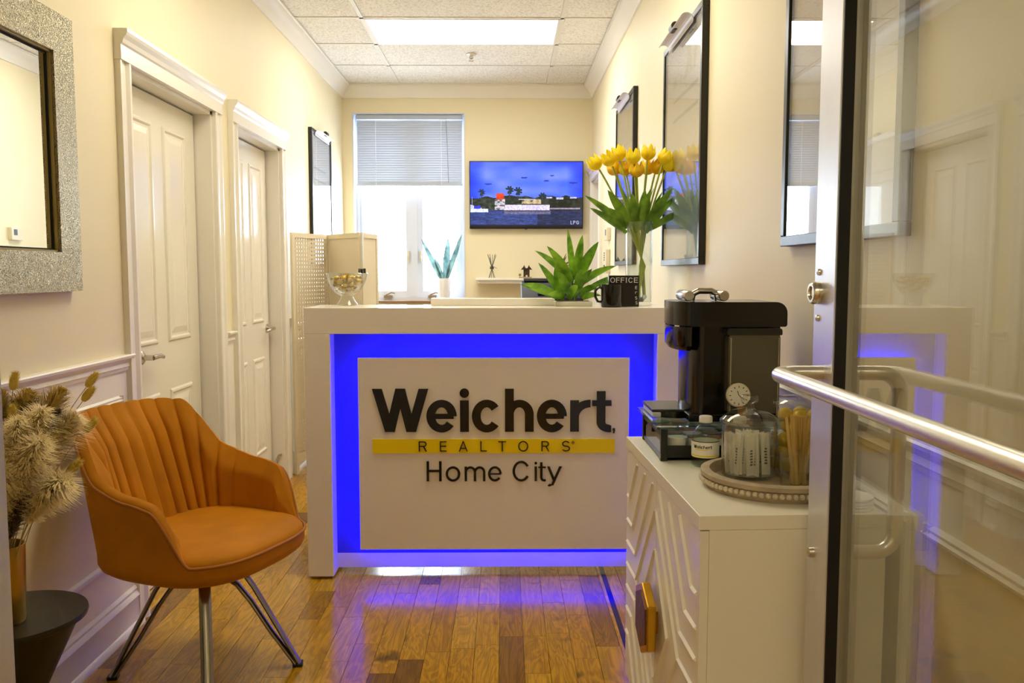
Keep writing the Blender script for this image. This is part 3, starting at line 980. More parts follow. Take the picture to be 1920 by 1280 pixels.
M().tube(rim, 0.0048, 8, closed=True).obj('piping', m_pipe, ch, True)
def ring_of(k, z, n=96, off=0.0):
    r_ = []
    for i in range(n):
        phi = -PI + 2 * PI * i / n
        r_.append((plan(phi) - nrm(phi) * off) * k + Vector((0, 0, z)))
    return r_
def loft(rings, cap0=True, cap1=True):
    q = M(); n = len(rings[0]); vs = [v for r_ in rings for v in r_]
    fs = [(k * n + i, k * n + (i + 1) % n, (k + 1) * n + (i + 1) % n, (k + 1) * n + i) for k in range(len(rings) - 1) for i in range(n)]
    if cap0: fs.append(tuple(range(n))[::-1])
    if cap1: fs.append(tuple((len(rings) - 1) * n + i for i in range(n)))
    return q.add(vs, fs)
loft([ring_of(1, 0.415, off=0.012), ring_of(1, 0.440, off=0.004), ring_of(1, 0.452, off=0.006), ring_of(1, 0.463, off=0.016), ring_of(1, 0.471, off=0.034), ring_of(0.80, 0.478), ring_of(0.55, 0.481), ring_of(0.2, 0.482)]).obj('seat', m_velvet, ch, True)
# hub and legs
M().lathe([(0, 0.285), (0.024, 0.285), (0.024, 0.335), (0.045, 0.345), (0.045, 0.363), (0, 0.363)], (0, 0, 0), 20).obj('hub', m_leg, ch, True)
leg0 = None
for k, la in enumerate((30.7, -48, 210.7, 132)):
    if leg0 is None:
        g = M()
        up_ = [(0.015, 0, 0.337), (0.05, 0, 0.345), (0.09, 0, 0.343), (0.118, 0, 0.325), (0.15, 0, 0.275), (0.21, 0, 0.16), (0.288, 0, 0.010)]
        lo_ = [(0.015, 0, 0.297), (0.045, 0, 0.306), (0.075, 0, 0.302), (0.10, 0, 0.284), (0.14, 0, 0.228), (0.20, 0, 0.125), (0.276, 0, 0.010)]
        g.tube(up_, 0.0105, 10, squash=(0.75, 1.7))
        g.tube(lo_, 0.0105, 10, squash=(0.75, 1.7))
        leg0 = g.obj('leg', m_leg, ch, True)
        ft0 = M().box(0.268, 0.300, -0.018, 0.018, 0.0, 0.012).obj('foot_cap', mat('black_plastic', '101010', 0.5), leg0, bevel=0.003)
        lg = leg0
    else:
        lg = leg0.copy(); COL.objects.link(lg); lg.parent = ch
        fc = ft0.copy(); COL.objects.link(fc); fc.parent = lg
    lg.rotation_euler = (0, 0, math.radians(la))

# ------------------------------------------------------------------ side table, vase, dried grasses
m_tblack = mat('black_table_lacquer', '14130E', 0.35)
tb = thing('side_table', 'round black side table with hourglass pedestal', 'table', (-1.15, 1.94, 0))
M().lathe([(0, 0.462), (0.145, 0.462), (0.155, 0.467), (0.157, 0.474), (0.155, 0.48), (0, 0.48)], (-1.15, 1.94, 0), 64).obj('table_top', m_tblack, tb, True)
M().lathe([(0, 0), (0.125, 0), (0.13, 0.01), (0.06, 0.16), (0.04, 0.22), (0.06, 0.29), (0.135, 0.455), (0.135, 0.462), (0, 0.462)], (-1.15, 1.94, 0), 48).obj('pedestal', m_tblack, tb, True)
VB = Vector((-1.15, 1.90, 0.48))
M().lathe([(0, 0), (0.044, 0), (0.046, 0.006), (0.050, 0.18), (0.047, 0.18), (0.042, 0.01), (0, 0.01)], VB, 40).obj('gold_vase', mat('brushed_gold', 'BFA24A', 0.32, metal=1.0, var=0.08, vscale=40, stretch=(1, 1, 0.1)), None, True,
    label='gold cylinder vase of dried grasses on the black side table', cat='vase')
m_pamp = mat('pampas_cream', 'E3C878', 0.9)
m_pampw = mat('pampas_white', 'FFEBB4', 0.9)
m_pampd = mat('dried_brown_grass', '6B5433', 0.9)
m_bunny = mat('bunny_tail_yellow', 'E2C862', 0.9, bump=0.5, bscale=300)
m_stem = mat('dried_stem', 'A38B55', 0.8)
def bez(a, b, c, n):
    return [a * (1 - t) ** 2 + b * 2 * t * (1 - t) + c * t * t for t in [k / n for k in range(n + 1)]]
def plume(name, tip, ln, rad, m, label, n=900, seed=0, droop=0.2):
    rr = random.Random(seed)
    tip = Vector(tip)
    base = VB + Vector((rr.uniform(-0.02, 0.02), rr.uniform(-0.02, 0.02), 0.03))
    mid = VB + Vector(((tip.x - VB.x) * 0.25, (tip.y - VB.y) * 0.25, (tip.z - VB.z) * 0.62 + 0.05))
    pts = bez(base, mid, tip, 24)
    t = thing(name, label, 'dried grass', base, group='dried grasses in the gold vase')
    M().tube(pts, [0.0018] * 24 + [0.0008], 5).obj('stem', m_stem, t)
    q = M()
    # length parameter of the head
    L = [0]
    for k in range(24): L.append(L[-1] + (pts[k + 1] - pts[k]).length)
    for i in range(n):
        u = rr.random()
        s_ = L[-1] - ln * (1 - u)
        k = max(0, min(23, next((j for j in range(24) if L[j + 1] >= s_), 23)))
        f_ = (s_ - L[k]) / max(1e-6, L[k + 1] - L[k])
        p = pts[k].lerp(pts[k + 1], f_)
        tg = (pts[k + 1] - pts[k]).normalized()
        w = math.sin(PI * min(1, 0.12 + u * 0.86)) ** 0.7
        d = Vector((rr.gauss(0, 1), rr.gauss(0, 1), rr.gauss(0, 1)))
        d = (d - tg * d.dot(tg)).normalized()
        hl = rad * 1.45 * w * rr.uniform(0.35, 1.5)
        e1 = p + d * hl * 0.55 + tg * hl * 0.7
        e2 = p + d * hl + tg * hl * 0.95 + Vector((0, 0, -droop * hl))
        sd = tg.cross(d) * 0.0011
        q.add([p - sd, p + sd, e1 + sd, e1 - sd, e2], [(0, 1, 2, 3), (3, 2, 4)])
    q.obj('plume', m, t, kind='stuff')
def bunny(tip, label, seed=0, sz=1.0, m=None):
    rr = random.Random(seed); tip = Vector(tip)
    base = VB + Vector((rr.uniform(-0.02, 0.02), rr.uniform(-0.02, 0.02), 0.03))
    mid = VB + Vector(((tip.x - VB.x) * 0.35, (tip.y - VB.y) * 0.35, (tip.z - VB.z) * 0.7))
    pts = bez(base, mid, tip, 16)
    t = thing('bunny_tail_grass', label, 'dried grass', base, group='dried grasses in the gold vase')
    M().tube(pts, 0.0009, 5).obj('stem', m_stem, t)
    d = (pts[-1] - pts[-2]).normalized()
    q = M(); q.lathe([(0, 0), (0.006, 0.003), (0.0095, 0.012), (0.0092, 0.024), (0.006, 0.036), (0, 0.044)], (0, 0, 0), 12)
    for i in range(420):
        a = rr.random() * 2 * PI; h = rr.random() * 0.04
        r_ = 0.0095 * math.sin(PI * min(1, 0.1 + h / 0.046 * 0.88)) ** 0.6
        p = Vector((math.cos(a) * r_ * 0.8, math.sin(a) * r_ * 0.8, h)); e = p + Vector((math.cos(a) * 0.006, math.sin(a) * 0.006, 0.008))
        s_ = Vector((-math.sin(a), math.cos(a), 0)) * 0.0006
        q.add([p - s_, p + s_, e], [(0, 1, 2)])
    q.xform(Matrix.Translation(pts[-1]) @ rotto(d) @ Matrix.Scale(sz, 4))
    q.obj('head', m or m_bunny, t, True)
pl = [
    ('pampas_grass', (-1.035, 1.86, 0.955), 0.22, 0.035, m_pampw, 'thick cream pampas plume curving right from the gold vase'),
    ('pampas_grass', (-1.01, 1.80, 0.90), 0.20, 0.030, m_pampw, 'white pampas plume leaning lowest to the front right of the gold vase'),
    ('pampas_grass', (-1.115, 1.98, 1.0), 0.22, 0.040, m_pamp, 'tall tan feathery plume at the back of the gold vase'),
    ('pampas_grass', (-1.05, 1.97, 0.985), 0.22, 0.040, m_pamp, 'tan feathery plume nearest the armchair back'),
    ('pampas_grass', (-1.165, 1.86, 0.93), 0.22, 0.035, m_pamp, 'yellowish plume over the left rim of the gold vase'),
    ('pampas_grass', (-1.0, 1.93, 0.93), 0.17, 0.034, m_pampw, 'pale wispy plume reaching furthest toward the armchair'),
    ('pampas_grass', (-1.055, 1.80, 0.945), 0.17, 0.024, m_pampw, 'narrow cream plume standing at the front of the bouquet'),
    ('pampas_grass', (-1.15, 1.93, 1.01), 0.20, 0.030, m_pamp, 'tan plume at the far left of the bouquet'),
    ('brown_grass', (-1.08, 1.90, 0.93), 0.20, 0.024, m_pampd, 'dark brown dried spike at the middle of the bouquet'),
    ('brown_grass', (-1.13, 1.88, 0.985), 0.18, 0.016, m_pampd, 'dark brown dried spike at the left of the bouquet'),
    ('brown_grass', (-1.06, 1.86, 0.80), 0.14, 0.024, m_pampd, 'short dark brown grass just above the gold vase rim'),
    ('brown_grass', (-1.02, 1.90, 0.95), 0.12, 0.014, m_pampd, 'olive brown spike beside the armchair piping'),
    ('pampas_grass', (-0.985, 1.84, 0.80), 0.15, 0.032, m_pampw, 'drooping white wisp hanging at the right of the gold vase'),
    ('pampas_grass', (-1.075, 1.80, 0.86), 0.17, 0.030, m_pampw, 'fluffy white plume low over the vase rim'),
]
for i, a in enumerate(pl):
    if a[1][0] > -1.06: a = (a[0], (a[1][0] + 0.012, a[1][1] + 0.01, a[1][2] + 0.02)) + a[2:]
    plume(*a, n=1900 if a[3] > 0.026 else 1100, seed=40 + i)
for i, (tip, lb) in enumerate([
    ((-1.105, 1.90, 1.015), 'highest yellow bunny tail seed head at the left of the bouquet'),
    ((-1.10, 1.88, 0.945), 'short yellow bunny tail below the highest one'),
    ((-0.985, 1.99, 1.01), 'yellow bunny tail reaching over the armchair back corner'),
    ((-1.0, 2.0, 0.975), 'yellow bunny tail just below the one at the armchair back corner'),
    ((-0.985, 1.97, 0.905), 'yellow bunny tail pointing right across the armchair arm'),
    ((-0.99, 1.90, 0.825), 'yellow bunny tail lowest at the right side of the bouquet'),
    ((-1.03, 1.90, 0.89), 'yellow bunny tail in the middle of the pale plumes'),
    ((-1.11, 1.82, 0.92), 'yellow bunny tail at the lower left of the bouquet'),
    ((-1.12, 1.86, 0.90), 'yellow bunny tail deep among the tan plumes')]):
    bunny(tip, lb, 80 + i, 1.0)

# ------------------------------------------------------------------ mirror on the left wall
def mirror_frame_mat():
    m = mat('hammered_silver', 'D9CDA4', 0.36, metal=0.65)
    nt = m.node_tree; b = nt.nodes['Principled BSDF']
    tc = nt.nodes.new('ShaderNodeTexCoord')
    v = nt.nodes.new('ShaderNodeTexVoronoi'); v.feature = 'DISTANCE_TO_EDGE'; v.inputs['Scale'].default_value = 48
    n = nt.nodes.new('ShaderNodeTexNoise'); n.inputs['Scale'].default_value = 40; n.inputs['Detail'].default_value = 2
    mx = nt.nodes.new('ShaderNodeMixRGB'); mx.inputs[0].default_value = 0.25
    nt.links.new(tc.outputs['Object'], n.inputs['Vector'])
    nt.links.new(tc.outputs['Object'], mx.inputs[1]); nt.links.new(n.outputs['Color'], mx.inputs[2])
    nt.links.new(mx.outputs[0], v.inputs['Vector'])
    mr = nt.nodes.new('ShaderNodeMapRange'); mr.inputs[2].default_value = 0.22
    nt.links.new(v.outputs['Distance'], mr.inputs[0])
    cr_ = nt.nodes.new('ShaderNodeValToRGB'); cr_.color_ramp.elements[0].color = (*lin('8C7F58'), 1); cr_.color_ramp.elements[1].color = (*lin('EADDB2'), 1); cr_.color_ramp.elements[1].position = 0.6
    nt.links.new(mr.outputs[0], cr_.inputs[0]); nt.links.new(cr_.outputs[0], b.inputs['Base Color'])
    bp = nt.nodes.new('ShaderNodeBump'); bp.inputs['Strength'].default_value = 1.0; bp.inputs['Distance'].default_value = 0.02
    nt.links.new(mr.outputs[0], bp.inputs['Height']); nt.links.new(bp.outputs[0], b.inputs['Normal'])
    return m
mi = thing('wall_mirror', 'mirror in a broad textured silver frame on the left wall', 'mirror', (XL, 2.34, 1.222))
y0, y1, z0, z1, fw = 2.01, 2.668, 1.222, 2.043, 0.117
fm = M()
for d in ((y0, y1, z0, z0 + fw), (y0, y1, z1 - fw, z1), (y0, y0 + fw, z0 + fw, z1 - fw), (y1 - fw, y1, z0 + fw, z1 - fw)):
    fm.box(XL, XL + 0.032, *d)
fm.obj('frame', mirror_frame_mat(), mi)
li = M()
for d in ((y0 + fw - 0.002, y1 - fw + 0.002, z0 + fw - 0.002, z0 + fw + 0.006), (y0 + fw - 0.002, y1 - fw + 0.002, z1 - fw - 0.006, z1 - fw + 0.002), (y0 + fw - 0.002, y0 + fw + 0.006, z0 + fw, z1 - fw), (y1 - fw - 0.006, y1 - fw + 0.002, z0 + fw, z1 - fw)):
    li.box(XL + 0.004, XL + 0.024, *d)
li.obj('inner_lip', mat('gold_lip', '9A8A55', 0.4, metal=0.5), mi)
for d in ((y0 + fw, y1 - fw, z0 + fw + 0.006, z0 + fw + 0.011), (y0 + fw, y1 - fw, z1 - fw - 0.011, z1 - fw - 0.006), (y1 - fw - 0.011, y1 - fw - 0.006, z0 + fw, z1 - fw), (y0 + fw + 0.006, y0 + fw + 0.011, z0 + fw, z1 - fw)):
    box('inner_edge', (XL + 0.009, XL + 0.013, *d), m_gasket, mi)
box('mirror_glass', (XL + 0.002, XL + 0.010, y0 + fw, y1 - fw, z0 + fw, z1 - fw), mat('silvered_glass', 'F2F4F2', 0.01, metal=1.0), mi)

# ------------------------------------------------------------------ framed pictures with picture lights
def printed(name, uv, fn, m, parent, nu, nv):
    """uv(u, v) -> world point, fn(u, v) -> colour (sRGB 0..1); one flat printed sheet"""
    q = M()
    vs = [uv(i / nu, j / nv) for j in range(nv + 1) for i in range(nu + 1)]
    fs = [(j * (nu + 1) + i, j * (nu + 1) + i + 1, (j + 1) * (nu + 1) + i + 1, (j + 1) * (nu + 1) + i) for j in range(nv) for i in range(nu)]
    q.add(vs, fs)
    o = q.obj(name, m, parent)
    at = o.data.color_attributes.new('print', 'FLOAT_COLOR', 'CORNER')
    k = 0
    buf = []
    for j in range(nv):
        for i in range(nu):
            c = lin(fn((i + 0.5) / nu, (j + 0.5) / nv))
            buf += [c[0], c[1], c[2], 1.0] * 4
    at.data.foreach_set('color', buf)
    return o
def h2(i, j, s=0):
    v = math.sin(i * 127.1 + j * 311.7 + s * 74.7) * 43758.5453
    return v - math.floor(v)
def vnoise(x, y, s=0):
    i, j = math.floor(x), math.floor(y); fx, fy = x - i, y - j
    fx = fx * fx * (3 - 2 * fx); fy = fy * fy * (3 - 2 * fy)
    return (h2(i, j, s) * (1 - fx) + h2(i + 1, j, s) * fx) * (1 - fy) + (h2(i, j + 1, s) * (1 - fx) + h2(i + 1, j + 1, s) * fx) * fy
m_print = attr_mat('poster_print', None, 0.4)
m_picglass = glass('picture_glass', (0.98, 0.98, 0.98), 1.5, 0.012, 1.5)
m_lampw = mat('lamp_white_shade', 'E8E4EC', 0.4)
def poster(kind):
    def f(u, v):
        g = 0.90 + 0.05 * vnoise(u * 6, v * 8, kind)
        c = [g, g * 0.985, g * 0.95]
        if kind == 3 and v > 0.42:
            k = min(1, (v - 0.42) * 3); y = vnoise(u * 4, v * 6, 5)
            c = [0.80, 0.72 - 0.08 * y * k, 0.55 - 0.25 * k * y]
        if kind in (1, 2) and v > 0.80:
            if (vnoise(u * 22, v * 10, 9) > 0.55) and 0.15 < u < 0.85: c = [0.78, 0.76, 0.55]
        if 0.62 < v < 0.75 and abs((v * 46) % 1 - 0.5) > 0.36 and 0.12 < u < 0.8: c = [0.66, 0.66, 0.66]
        if kind in (1, 2) and v < 0.35:  # blue-white glass reflection painted into the lower part of the print
            c = [0.70 + 0.1 * v, 0.76 + 0.1 * v, 0.86]
        return tuple(max(0, min(1, q)) for q in c)
    return f
def picture(X, s, y0, y1, z0, z1, label, kind, lamp=True, t=0.026, w=0.026):
    t_ = thing('framed_picture', label, 'picture', (X, (y0 + y1) / 2, z0), group='framed posters on the walls')
    f = M()
    xa, xb = X, X + s * t
    for d in ((y0, y1, z0, z0 + w), (y0, y1, z1 - w, z1), (y0, y0 + w, z0 + w, z1 - w), (y1 - w, y1, z0 + w, z1 - w)):
        f.box(xa, xb, *d)
    f.obj('frame', m_blackframe, t_, bevel=0.002)
    xp = X + s * 0.012
    printed('poster', lambda u, v: (xp, y0 + w + u * (y1 - y0 - 2 * w), z0 + w + v * (z1 - z0 - 2 * w)), poster(kind), m_print, t_, 40, 56)
    box('glass', sorted_x(X + s * 0.020, X + s * 0.022) + (y0 + w, y1 - w, z0 + w, z1 - w), m_picglass, t_)
    if lamp:
        ym = (y0 + y1) / 2; hl = 0.23
        l = thing('picture_light', 'white picture light over the ' + label.replace('black framed ', ''), 'lamp', (X + s * t, ym, z1 - 0.06), group='picture lights above the framed posters')
        # half-round shade, opening downwards
        sh = M(); pr_ = []
        for k in range(9):
            a = PI * k / 8
            pr_.append((math.cos(a) * 0.026, math.sin(a) * 0.024))
        pr2 = [(a * 0.86, b * 0.86) for a, b in pr_]
        prof = pr_ + pr2[::-1]
        xc, zc_ = X + s * (t + 0.026), z1 - 0.03
        n = len(prof); tilt = s * 0.5
        def pt(a, b, y):
            ca, sa = math.cos(tilt), math.sin(tilt)
            return (xc + a * ca - b * sa, y, zc_ + a * sa + b * ca)
        vs = [pt(a, b, y) for y in (ym - hl, ym + hl) for a, b in prof]
        sh.add(vs, [(i, (i + 1) % n, n + (i + 1) % n, n + i) for i in range(n)] + [tuple(range(n)), tuple(range(n, 2 * n))])
        sh.obj('shade', m_lampw, l)
        M().tube([(X + s * (t - 0.012), ym, z1 - 0.03), (X + s * (t + 0.01), ym, z1 + 0.0), (X + s * (t + 0.03), ym, z1 - 0.004)], 0.009, 8).obj('arm', m_blackframe, l, True)
        M().lathe([(0, -0.03), (0.016, -0.03), (0.016, 0.03), (0, 0.03)], (X + s * (t + 0.03), ym, z1 + 0.002), 14, 'y').obj('clamp', m_blackframe, l, True)
def sorted_x(a, b): return (min(a, b), max(a, b))
picture(XR, -1, 4.75, 5.49, 1.322, 2.30, 'black framed poster on the right wall behind the tulips', 1)
picture(XR, -1, 3.11, 3.86, 1.308, 2.255, 'black framed poster on the right wall above the coffee machine', 2)
picture(XR, -1, 1.535, 2.19, 1.345, 2.30, 'black framed poster on the right wall seen through the glass door', 3)
picture(XL, 1, 5.935, 6.60, 1.32, 2.275, 'black framed poster on the left wall above the folding screen', 4)

# switch and thermostat on the right wall
m_almond = mat('almond_plastic', 'E4DCC2', 0.4)
sw = thing('thermostat', 'small cream thermostat on the far right wall, upper of two', 'thermostat', (XR, 5.97, 1.50))
box('body', (XR - 0.03, XR, 5.90, 6.03, 1.50, 1.59), m_almond, sw, bevel=0.004)
box('display', (XR - 0.032, XR - 0.029, 5.925, 5.965, 1.535, 1.575), mat('lcd_grey', '55606A', 0.3), sw)
sw = thing('intercom', 'cream intercom panel on the far right wall below the thermostat', 'intercom', (XR, 5.97, 1.27))
box('body', (XR - 0.035, XR, 5.92, 6.02, 1.27, 1.44), m_almond, sw, bevel=0.006)
kb = M()
for i in range(4): kb.box(XR - 0.038, XR - 0.034, 5.95, 5.99, 1.36 + i * 0.016, 1.37 + i * 0.016)
kb.obj('buttons', mat('button_grey', '8A7F66', 0.5), sw)
box('grille', (XR - 0.037, XR - 0.034, 5.94, 6.0, 1.29, 1.33), mat('grille_dark', '3A3A38', 0.6), sw)

# ------------------------------------------------------------------ television
tv = thing('television', 'flat screen television showing a waterfront house under a blue sky', 'television', (0.18, YB, 1.64))
TX0, TX1, TZ0, TZ1 = -0.292, 0.656, 1.641, 2.199
box('body', (TX0, TX1, YB - 0.06, YB - 0.022, TZ0, TZ1), mat('tv_black', '0B0B10', 0.25), tv, bevel=0.002)
box('wall_bracket', (0.05, 0.32, YB - 0.022, YB, 1.78, 2.05), m_gasket, tv)
def tvpic(u, v):
    # v = 0 bottom
    n = vnoise(u * 7, v * 9, 1); n2 = vnoise(u * 40, v * 40, 2)
    hz = 0.25
    if v > 0.44 + 0.05 * vnoise(u * 14, 0, 3):
        t = (v - 0.44) / 0.56
        c = [0.20 + 0.24 * n, 0.32 + 0.18 * n + 0.03 * n2, 0.98]
        k = min(1, max(0, abs(u - 0.5) - 0.36) * 8 + max(0, t - 0.75) * 2.5)
        c = [c[0] * (1 - 0.7 * k), c[1] * (1 - 0.45 * k), 0.96]
        for (a, b, w, h) in ((0.16, 0.66, 0.035, 0.012), (0.48, 0.76, 0.03, 0.013), (0.68, 0.71, 0.025, 0.012), (0.73, 0.79, 0.02, 0.01), (0.92, 0.68, 0.04, 0.015)):
            if ((u - a) / w) ** 2 + ((v - b) / h) ** 2 < 1: c = [0.12, 0.18, 0.62]
    elif v > hz:
        g = 0.10 + 0.22 * n2
        c = [g * 0.75, g * 0.9, g * 0.75]
        if u > 0.7: c = [g * 0.5, g * 0.6, g * 0.45]
    else:
        w = vnoise(u * 26, v * 90, 4)
        c = [0.10 + 0.10 * w, 0.16 + 0.14 * w, 0.36 + 0.22 * w]
        if 0.6 < u: c = [0.07 + 0.08 * w, 0.10 + 0.1 * w, 0.22 + 0.15 * w]
        if v > 0.19 and 0.3 < u < 0.72: c = [0.38, 0.38, 0.52]
        if v < 0.03: c = [0.03, 0.04, 0.15]
    # houses, sea wall, boat, palms
    if 0.30 < u < 0.71 and 0.255 < v < 0.335: c = [0.80, 0.76, 0.93]
    if 0.30 < u < 0.71 and 0.235 < v < 0.255: c = [0.12, 0.1, 0.14]
    if 0.22 < u < 0.31 and 0.26 < v < 0.43: c = [0.72, 0.70, 0.74] if n2 > 0.35 else [0.35, 0.33, 0.36]
    if 0.23 < u < 0.30 and 0.42 < v < 0.50 + 0.02 * n2: c = [0.83, 0.24, 0.10]
    if 0.46 < u < 0.63 and 0.35 < v < 0.42: c = [0.70, 0.62, 0.48] if n2 > 0.3 else [0.3, 0.25, 0.2]
    if 0.43 < u < 0.58 and 0.415 < v < 0.43: c = [0.7, 0.68, 0.75]
    if 0.71 < u < 0.98 and 0.27 < v < 0.29: c = [0.55, 0.50, 0.60]
    for a, b in ((0.70, 0.45), (0.80, 0.44), (0.92, 0.45)):
        if abs(u - a) < 0.03 and abs(v - b) < 0.014: c = [0.7, 0.7, 0.85]
    for a, b, r in ((0.35, 0.57, 0.055), (0.425, 0.55, 0.055), (0.10, 0.53, 0.045), (0.645, 0.47, 0.05)):
        d = math.hypot((u - a), (v - b) * 0.59)
        th = math.atan2((v - b) * 0.59, u - a)
        if d < r * (0.55 + 0.45 * abs(math.sin(th * 4))) * 0.75 and th > -2.4: c = [0.08, 0.17, 0.22]
        if abs(u - a) < 0.004 and 0.4 < v < b: c = [0.2, 0.2, 0.22]
    if u < 0.16 and 0.225 < v < 0.275 - 0.0 * u: c = [0.82, 0.84, 0.97]
    if u < 0.10 and 0.27 < v < 0.34 - u * 0.5: c = [0.75, 0.78, 0.98]
    if 0.03 < u < 0.09 and 0.28 < v < 0.32: c = [0.15, 0.2, 0.75]
    if 0.013 < u < 0.02 and v > 0.3 and v < 0.46: c = [0.6, 0.6, 0.85]
    if v < 0.47:
        f_ = 0.80 + 0.35 * vnoise(u * 95, v * 70, 6)
        c = [min(1, q * f_) for q in c]
    return tuple(c)
scr = printed('screen', lambda u, v: (TX0 + 0.008 + u * (TX1 - TX0 - 0.016), YB - 0.0605, TZ0 + 0.018 + v * (TZ1 - TZ0 - 0.026)), tvpic, attr_mat('tv_picture', 1.15, 0.15), tv, 220, 130)
fnT = lambda a, b, d: (a, YB - 0.0607 - d, b)
m_logo = emit('tv_logo_light', (0.55, 0.58, 0.8), 0.7)
lx = 0.552
for c_, w_ in (('L', 0.016), ('P', 0.020), ('G', 0.022)):
    letter('letter', c_, lx, 1.678, 0.030, w_, 0.17, fnT, 0, 0.0006, m_logo, scr); lx += w_ + 0.006
box('power_light', (0.17, 0.19, YB - 0.062, YB - 0.05, TZ0 - 0.006, TZ0 + 0.001), mat('tv_logo_bar', '3A3A44', 0.3), tv)

# ------------------------------------------------------------------ shelf and the things on it
sf = thing('wall_shelf', 'white floating shelf with moulded edge under the television', 'shelf', (0.17, YB, 1.186))
box('board', (-0.236, 0.60, YB - 0.22, YB, 1.212, 1.231), m_white, sf, bevel=0.003)
box('apron', (-0.216, 0.58, YB - 0.20, YB, 1.186, 1.212), m_white, sf, bevel=0.004)
SZ = 1.231
rd = thing('reed_diffuser', 'dark bundle of tied reed sticks standing on the wall shelf', 'reed diffuser', (-0.105, 7.08, SZ))
r_ = random.Random(5)
for i in range(9):
    a = 2 * PI * i / 9
    t_ = Vector((-0.105 + math.cos(a) * 0.036, 7.08 + math.sin(a) * 0.02, SZ + 0.19 + r_.uniform(-0.02, 0.01)))
    b_ = Vector((-0.105 - math.cos(a) * 0.026, 7.08 - math.sin(a) * 0.02, SZ + 0.001))
    M().tube([b_, b_.lerp(t_, 0.45) * 0.5 + Vector((-0.105, 7.08, SZ + 0.085)) * 0.5, t_], 0.0022, 5).obj('reed', mat('grey_reed', '5B5846', 0.8), rd)
M().lathe([(0, -0.012), (0.016, -0.012), (0.016, 0.012), (0, 0.012)], (-0.105, 7.08, SZ + 0.085), 12).obj('tie', mat('twine', '4A4434', 0.8), rd)
M().tube([(-0.1, 7.07, SZ + 0.085), (-0.08, 7.06, SZ + 0.09), (-0.062, 7.06, SZ + 0.08)], 0.0016, 5).obj('twine_end', mat('twine', '4A4434', 0.8), rd)
m_dk = mat('dark_carved_wood', '3B2117', 0.5, var=0.2, vscale=30)
fg = thing('carved_house', 'small dark carved wooden gate house ornament on the wall shelf', 'ornament', (0.175, 7.08, SZ))
box('base', (0.12, 0.225, 7.05, 7.11, SZ, SZ + 0.010), mat('tan_wood', 'A98F5E', 0.6), fg)
bd = M()
bd.box(0.158, 0.176, 7.06, 7.10, SZ + 0.01, SZ + 0.075); bd.box(0.192, 0.208, 7.06, 7.10, SZ + 0.01, SZ + 0.075); bd.box(0.158, 0.208, 7.062, 7.098, SZ + 0.024, SZ + 0.075)
bd.obj('body', m_dk, fg)
rf = M()
for xx in (0.160, 0.206):
    s_ = -1 if xx < 0.18 else 1
    rf.prism([(xx - s_ * 0.02, SZ + 0.072), (xx + s_ * 0.024, SZ + 0.068), (xx, SZ + 0.098), (xx - s_ * 0.002, SZ + 0.108)], lambda a, b, d: (a, d, b), 7.05, 7.11)
rf.box(0.165, 0.2, 7.06, 7.10, SZ + 0.074, SZ + 0.082)
rf.obj('roof', m_dk, fg)
M().sphere((0.128, 7.07, SZ + 0.026), 0.011, 8, 6).box(0.126, 0.13, 7.068, 7.072, SZ + 0.008, SZ + 0.02).obj('tiny_tree', mat('moss', '9C8B3A', 0.8), fg)

def blade(base, d, L, w, m, q=None, up=0.3, n=8, fold=0.25, curl=0.0, twist=0.0):
    """one arching lance-shaped leaf"""
    d = Vector(d).normalized(); base = Vector(base)
    side = d.cross(Vector((0, 0, 1)))
    if side.length < 0.05: side = Vector((1, 0, 0))
    side.normalize()
    if twist: side = Matrix.Rotation(twist, 3, d) @ side
    q = q or M()
    vs = []; fs = []
    p = base.copy(); dd = d.copy()
    for i in range(n + 1):
        t = i / n
        ww = w * (math.sin(PI * min(1, 0.12 + t * 0.88)) ** 0.75) * (1 if t < 0.999 else 0.02)
        nn = side.cross(dd).normalized()
        vs += [p - side * ww * 1.25 + nn * ww * fold, p, p + side * ww * 1.25 + nn * ww * fold]
        dd = (dd + Vector((0, 0, -up / n)) + side * curl / n).normalized()
        p = p + dd * (L / n)
    for i in range(n):
        for j in range(2):
            fs.append((i * 3 + j, i * 3 + j + 1, i * 3 + j + 4, i * 3 + j + 3))
    return q.add(vs, fs)

def leaf_mat(name, c1, c2, rough=0.35):
    m = mat(name, c1, rough)
    nt = m.node_tree; b = nt.nodes['Principled BSDF']
    tc = nt.nodes.new('ShaderNodeTexCoord')
    n = nt.nodes.new('ShaderNodeTexNoise'); n.inputs['Scale'].default_value = 18
    r = nt.nodes.new('ShaderNodeValToRGB')
    r.color_ramp.elements[0].position = 0.35; r.color_ramp.elements[0].color = (*lin(c1), 1)
    r.color_ramp.elements[1].position = 0.65; r.color_ramp.elements[1].color = (*lin(c2), 1)
    nt.links.new(tc.outputs['Object'], n.inputs['Vector']); nt.links.new(n.outputs[0], r.inputs[0]); nt.links.new(r.outputs[0], b.inputs['Base Color'])
    o = nt.nodes['Material Output']
    t = nt.nodes.new('ShaderNodeBsdfTranslucent'); nt.links.new(r.outputs[0], t.inputs[0])
    mx = nt.nodes.new('ShaderNodeMixShader'); mx.inputs[0].default_value = 0.25
    nt.links.new(b.outputs[0], mx.inputs[1]); nt.links.new(t.outputs[0], mx.inputs[2]); nt.links.new(mx.outputs[0], o.inputs[0])
    return m
m_succ = leaf_mat('succulent_green', '4F5A2C', '7A8148')
m_drac = leaf_mat('dracaena_green', '46780F', '8ABA2C')
m_snake = leaf_mat('snake_plant_blue_green', '3F5A5C', '6F8C86')
m_tulipleaf = leaf_mat('tulip_leaf_green', '4C7416', '86AE32')
m_tulip = leaf_mat('tulip_yellow', 'FADA00', 'FFEE20', 0.5)
m_tulip2 = leaf_mat('tulip_yellow_deep', 'F2BE00', 'FFDC10', 0.5)
